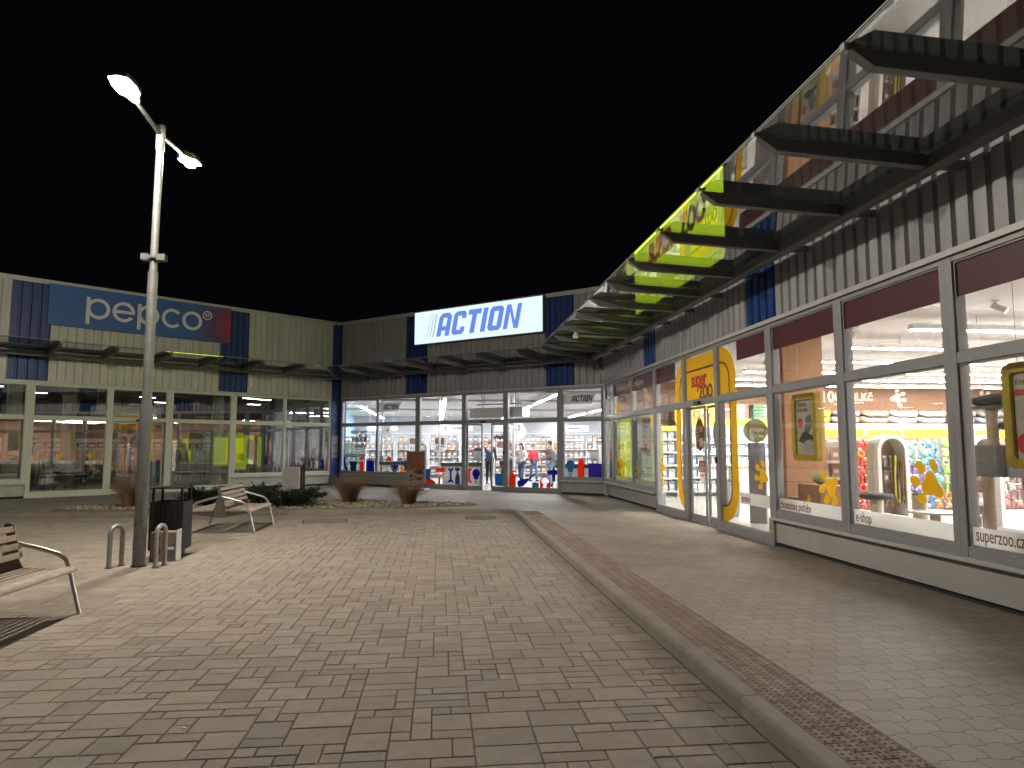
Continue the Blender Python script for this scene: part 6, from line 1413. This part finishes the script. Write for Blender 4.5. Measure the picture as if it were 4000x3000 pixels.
for k, (x, y) in enumerate(((-11.5, 1.2), (-3.4, 0.9), (-2.7, 1.2), (-9.9, 3.5), (-6.4, 3.2), (-13.5, 3.0), (-1.6, 4.5), (-5.0, 6.0))):
    downlight(x, y, 'lit ceiling lamp in the clothes shop, ' + ['behind the first window', 'first of the pair above the lime posters', 'second of the pair above the lime posters', 'deep behind the full height window', 'deep behind the door', 'at the far end of the wing', 'near the corner pilaster', 'at the back of the shop'][k])
def garment_mesh():
    out = []
    for kind in range(3):
        b = MB()
        if kind == 0: p = [(-.06,0),(-.22,-.05),(-.30,-.42),(-.22,-.44),(-.19,-.22),(-.19,-.70),(.19,-.70),(.19,-.22),(.22,-.44),(.30,-.42),(.22,-.05),(.06,0)]
        elif kind == 1: p = [(-.05,0),(-.17,-.04),(-.19,-.25),(-.15,-.4),(-.27,-1.0),(.27,-1.0),(.15,-.4),(.19,-.25),(.17,-.04),(.05,0)]
        else: p = [(-.17,-.05),(-.18,-.95),(-.04,-.95),(0,-.35),(.04,-.95),(.18,-.95),(.17,-.05)]
        b.prism(p, 'y', -.022, .022); b.cur = 1; b.tube([(-.15,0,-.045), (0,0,.0), (.15,0,-.045)], .006, 5); b.tube([(0,0,0), (0,0,.06), (.02,0,.08)], .004, 5)
        out.append(b)
    return out
GM = garment_mesh(); gcache = {}
def garment(kind, c):
    k = (kind, c)
    if k not in gcache: gcache[k] = GM[kind].mesh('garment', [mat('garment_cloth', c, 0.95, var=0.12, vscale=8), M['steel']])
    return gcache[k]
gpal = [((0.05,0.06,0.10), 'navy'), ((0.30,0.30,0.31), 'grey'), ((0.50,0.46,0.40), 'beige'), ((0.35,0.10,0.12), 'wine red'), ((0.55,0.36,0.34), 'pink'), ((0.03,0.03,0.03), 'black'), ((0.18,0.28,0.36), 'denim blue'), ((0.60,0.58,0.55), 'off-white')]
rng = random.Random(17)
def rail(label, where, x, y, w, rz=0.0):
    fr = Frame(PEP.w(x, y), PEP.a + rz); r = empty('clothes_rail', label, 'clothes rail', fr, (0, 0, 0.12))
    b = MB(); b.tube([(-w/2, 0, 0.02), (-w/2, 0, 1.5), (w/2, 0, 1.5), (w/2, 0, 0.02)], 0.016, 8); b.build('rail_frame', M['steel'], r)
    b = MB(); b.box(-w/2-0.02, -w/2+0.02, -0.25, 0.25, 0, 0.03); b.box(w/2-0.02, w/2+0.02, -0.25, 0.25, 0, 0.03); b.build('foot', M['steel'], r)
    n = int(w/0.14)
    for q in range(n):
        c, cn = gpal[rng.randrange(len(gpal))]
        o = bpy.data.objects.new('garment', garment(rng.randrange(3), c)); COL.objects.link(o); place(o, cn + ' garment hanging on the clothes rail ' + where, 'garment', fr, (-w/2+0.08+q*0.14, 0, 1.55), rad(62 + rng.uniform(-14, 14)), 'garments on the clothes rails')
for k, (x, y, w, a, wh) in enumerate(((-9.9, 1.9, 1.5, 0.1, 'behind the full height window'), (-12.4, 1.8, 1.4, 0, 'behind the window at the picture edge'), (-5.7, 1.7, 1.6, -0.1, 'right of the clothes shop door'), (-3.2, 1.6, 1.3, 0, 'behind the lime posters'), (-1.4, 1.7, 1.2, 0.1, 'behind the sale poster'), (-7.5, 4.0, 2.0, 0, 'facing the clothes shop door'), (-10.5, 4.4, 2.2, 0, 'deep in the clothes shop'), (-4.4, 4.4, 2.2, 0, 'deep behind the lime posters'))):
    rail('steel clothes rail full of garments ' + wh, wh, x, y, w, a)
for k, (x, y, wh) in enumerate(((-9.5, 0.95, 'behind the full height window'), (-5.5, 0.85, 'right of the clothes shop door'))):
    r = empty('display_table', 'low dark display table ' + wh, 'table', PEP, (x, y, 0.12))
    b = MB(); b.box(-0.6, 0.6, -0.3, 0.3, 0.62, 0.66); b.build('table_top', M['white'], r)
    for sx in (-0.56, 0.56):
        for sy in (-0.26, 0.26): b = MB(); b.box(sx-0.02, sx+0.02, sy-0.02, sy+0.02, 0, 0.62); b.build('leg', M['black'], r)
    for q in range(10):
        c, cn = gpal[rng.randrange(len(gpal))]; b = MB(); b.box(-0.1, 0.1, -0.13, 0.13, 0, 0.09); o = b.build('folded_clothes', mat('folded_cloth', c, 0.95, var=0.15), None, 0.03); place(o, cn + ' folded clothes on the display table ' + wh, 'folded clothes', PEP, (x-0.46+0.23*(q % 5), y-0.12+0.25*(q//5), 0.785), 0, 'folded clothes on the display tables')
    for q in range(4):
        c, cn = gpal[rng.randrange(len(gpal))]; b = MB(); b.box(-0.13, 0.13, -0.2, 0.2, 0, 0.28); o = b.build('storage_box', mat('storage_box_print', c, 0.8, var=0.15), None, 0.01); place(o, cn + ' storage box under the display table ' + wh, 'storage box', PEP, (x-0.45+0.3*q, y, 0.122), 0, 'storage boxes under the display tables')
for k in range(6):
    shelf_unit('tall shelf unit at the back of the clothes shop, ' + ['furthest from the corner', 'second from the far end', 'behind the door side', 'behind the door', 'third from the corner', 'nearest the corner'][k], PEP, -14.5+2.2*k, -12.5+2.2*k, 7.5, 0.45, [0.4, 0.8, 1.2, 1.6], 2.0, None)
    stock(PEP, -14.4+2.2*k, -12.6+2.2*k, 7.2, [0.4, 0.8, 1.2, 1.6], [0.3]*4, 'box', gpal, 'folded_stack', '@ stack of goods on the back shelves of the clothes shop', 'stacks on the back shelves of the clothes shop', 'stack', rng, 0.36)
# posters in the clothes shop windows
o = empty('sale_poster', 'hanging red poster reading SALE -50 in the window next to the corner', 'poster', PEP, (-1.53, 0.20, 1.11))
M['sale_red'] = mat('sale_poster_red', (0.42, 0.12, 0.09), 0.6, var=0.15, vscale=3, trans=0.2); M['sale_ink'] = mat('sale_poster_ink', (0.62, 0.50, 0.40), 0.6)
b = MB(); b.box(-0.40, 0.40, -0.006, 0.006, 0, 1.04); b.build('panel', M['sale_red'], o)
b = MB(); 
for e in ((-0.40,-0.375,0,1.04),(0.375,0.40,0,1.04),(-0.375,0.375,0,0.025),(-0.375,0.375,1.015,1.04)): b.box(e[0], e[1], -0.012, 0.012, e[2], e[3])
b.build('rim', M['sale_ink'], o)
text('lettering', 'SALE', 0.27, M['sale_ink'], o, (0, -0.008, 0.82), (PI/2,0,0), 0.001, 0.006); text('lettering', '-50', 0.36, M['white'], o, (0, -0.008, 0.28), (PI/2,0,0), 0.001, 0.008)
b = MB(); b.box(-0.2, 0.2, -0.008, -0.006, 0.60, 0.63); b.box(-0.15, 0.15, -0.008, -0.006, 0.53, 0.56); b.build('print', M['sale_ink'], o)
b = MB()
for s in (-0.35, 0.35): b.cyl((s, 0, 1.04), (s, 0, 2.6), 0.003, n=5)
b.build('wire', M['steel'], o)
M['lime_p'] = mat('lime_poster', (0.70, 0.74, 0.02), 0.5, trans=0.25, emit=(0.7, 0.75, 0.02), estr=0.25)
def lime(label, x, y, w, z0, z1, rz=0, photo=False, strip=False):
    r = empty('lime_poster', label, 'poster', PEP, (x, y, z0), rz); b = MB(); b.box(-w/2, w/2, -0.006, 0.006, 0, z1-z0); b.build('panel', M['lime_p'], r)
    if photo:
        b = MB(); b.prism([(-w*.48,.25),(-w*.05,.15),(w*.05,.5),(-w*.1,.85),(-w*.48,1.0)], 'y', -0.010, -0.006); b.build('picture', M['white_film'], r)
        b = MB(); b.prism([(w*.05,.35),(w*.3,.3),(w*.35,.55),(w*.2,.62),(w*.04,.58)], 'y', -0.010, -0.006); b.build('picture', gm((0.16, 0.13, 0.03)), r)
    if strip: b = MB(); b.prism([(-w*.5,.3),(w*.5,.1),(w*.5,.85),(-w*.1,1.0)], 'y', -0.010, -0.006); b.build('picture', gm((0.28, 0.32, 0.28)), r)
    b = MB(); b.cyl((0, 0, z1-z0), (0, 0, 3.73-z0), 0.003, n=5); b.build('wire', M['steel'], r)
lime('plain lime yellow poster left of the window post', -4.72, 0.28, 0.50, 0.97, 2.0)
lime('lime yellow poster with a black and white picture, right of the window post', -4.06, 0.25, 0.58, 0.80, 1.98, rad(-8), True)
lime('narrow lime poster with a dark slanted picture', -3.60, 0.4, 0.42, 1.0, 2.1, rad(14), False, True)
lime('narrow lime strip poster hanging beside the clothes rail', -3.22, 0.35, 0.16, 0.9, 2.05)
bn_ = empty('door_banner', 'light blue vertical banner reading comfort inside the clothes shop door', 'banner', PEP, (-7.02, 0.35, 0.42))
b = MB(); b.box(-0.13, 0.13, -0.01, 0.01, 0, 1.12); b.build('panel', mat('blue_banner', (0.13, 0.27, 0.48), 0.6), bn_); text('lettering', 'comfort', 0.2, M['sign_white'], bn_, (0, -0.012, 0.55), (PI/2, -PI/2, 0), 0.001)
b = MB(); b.box(-0.16, 0.16, -0.1, 0.1, -0.30, -0.28); b.cyl((0, 0.02, -0.28), (0, 0.02, 0.0), 0.015, n=8); b.build('stand', M['steel'], bn_)
wp = empty('fashion_poster', 'tall pinkish fashion poster hanging next to the corner pilaster', 'poster', PEP, (-0.72, 0.4, 0.85))
b = MB(); b.box(-0.27, 0.27, -0.006, 0.006, 0, 1.5); b.build('panel', gm((0.30, 0.27, 0.30)), wp)
b = MB(); b.prism([(-.15,0),(.13,0),(.16,.45),(.2,.8),(.12,1.0),(.06,1.18),(-.05,1.2),(-.1,1.02),(-.2,.85),(-.14,.5)], 'y', -0.010, -0.006); b.build('picture', gm((0.50, 0.36, 0.33)), wp)
b = MB(); b.cyl((0, 0, 1.5), (0, 0, 2.88), 0.003, n=5); b.build('wire', M['steel'], wp)
b = MB(); b.box(-8.0, 8.0, 0, 0.02, 0, 0.02); 

# ------------------------------------------------------------------ sky, camera, output
w = bpy.data.worlds.new('World'); SC.world = w; w.use_nodes = True
bg = w.node_tree.nodes['Background']; bg.inputs[0].default_value = (0.5, 0.5, 0.75, 1); bg.inputs[1].default_value = 0.0022
cam = bpy.data.cameras.new('camera'); co = bpy.data.objects.new('camera', cam); COL.objects.link(co); SC.camera = co
cam.sensor_width = 36; cam.lens = 36*2650/4000; cam.clip_start = 0.05; cam.clip_end = 600
co.location = (0, 0, 1.65); co.rotation_euler = (PI/2 + math.atan(246/2650), 0, rad(-6.18))
SC.view_settings.view_transform = 'Standard'; SC.view_settings.look = 'None'; SC.view_settings.exposure = 0.35; SC.view_settings.gamma = 1; SC.view_settings.use_curve_mapping = False
cy = SC.cycles; cy.use_denoising = True; cy.max_bounces = 8; cy.transparent_max_bounces = 24; cy.glossy_bounces = 4; cy.diffuse_bounces = 4
cy.sample_clamp_indirect = 6; cy.use_adaptive_sampling = True; cy.caustics_reflective = False; cy.caustics_refractive = False
try: cy.use_light_tree = True
except Exception: pass
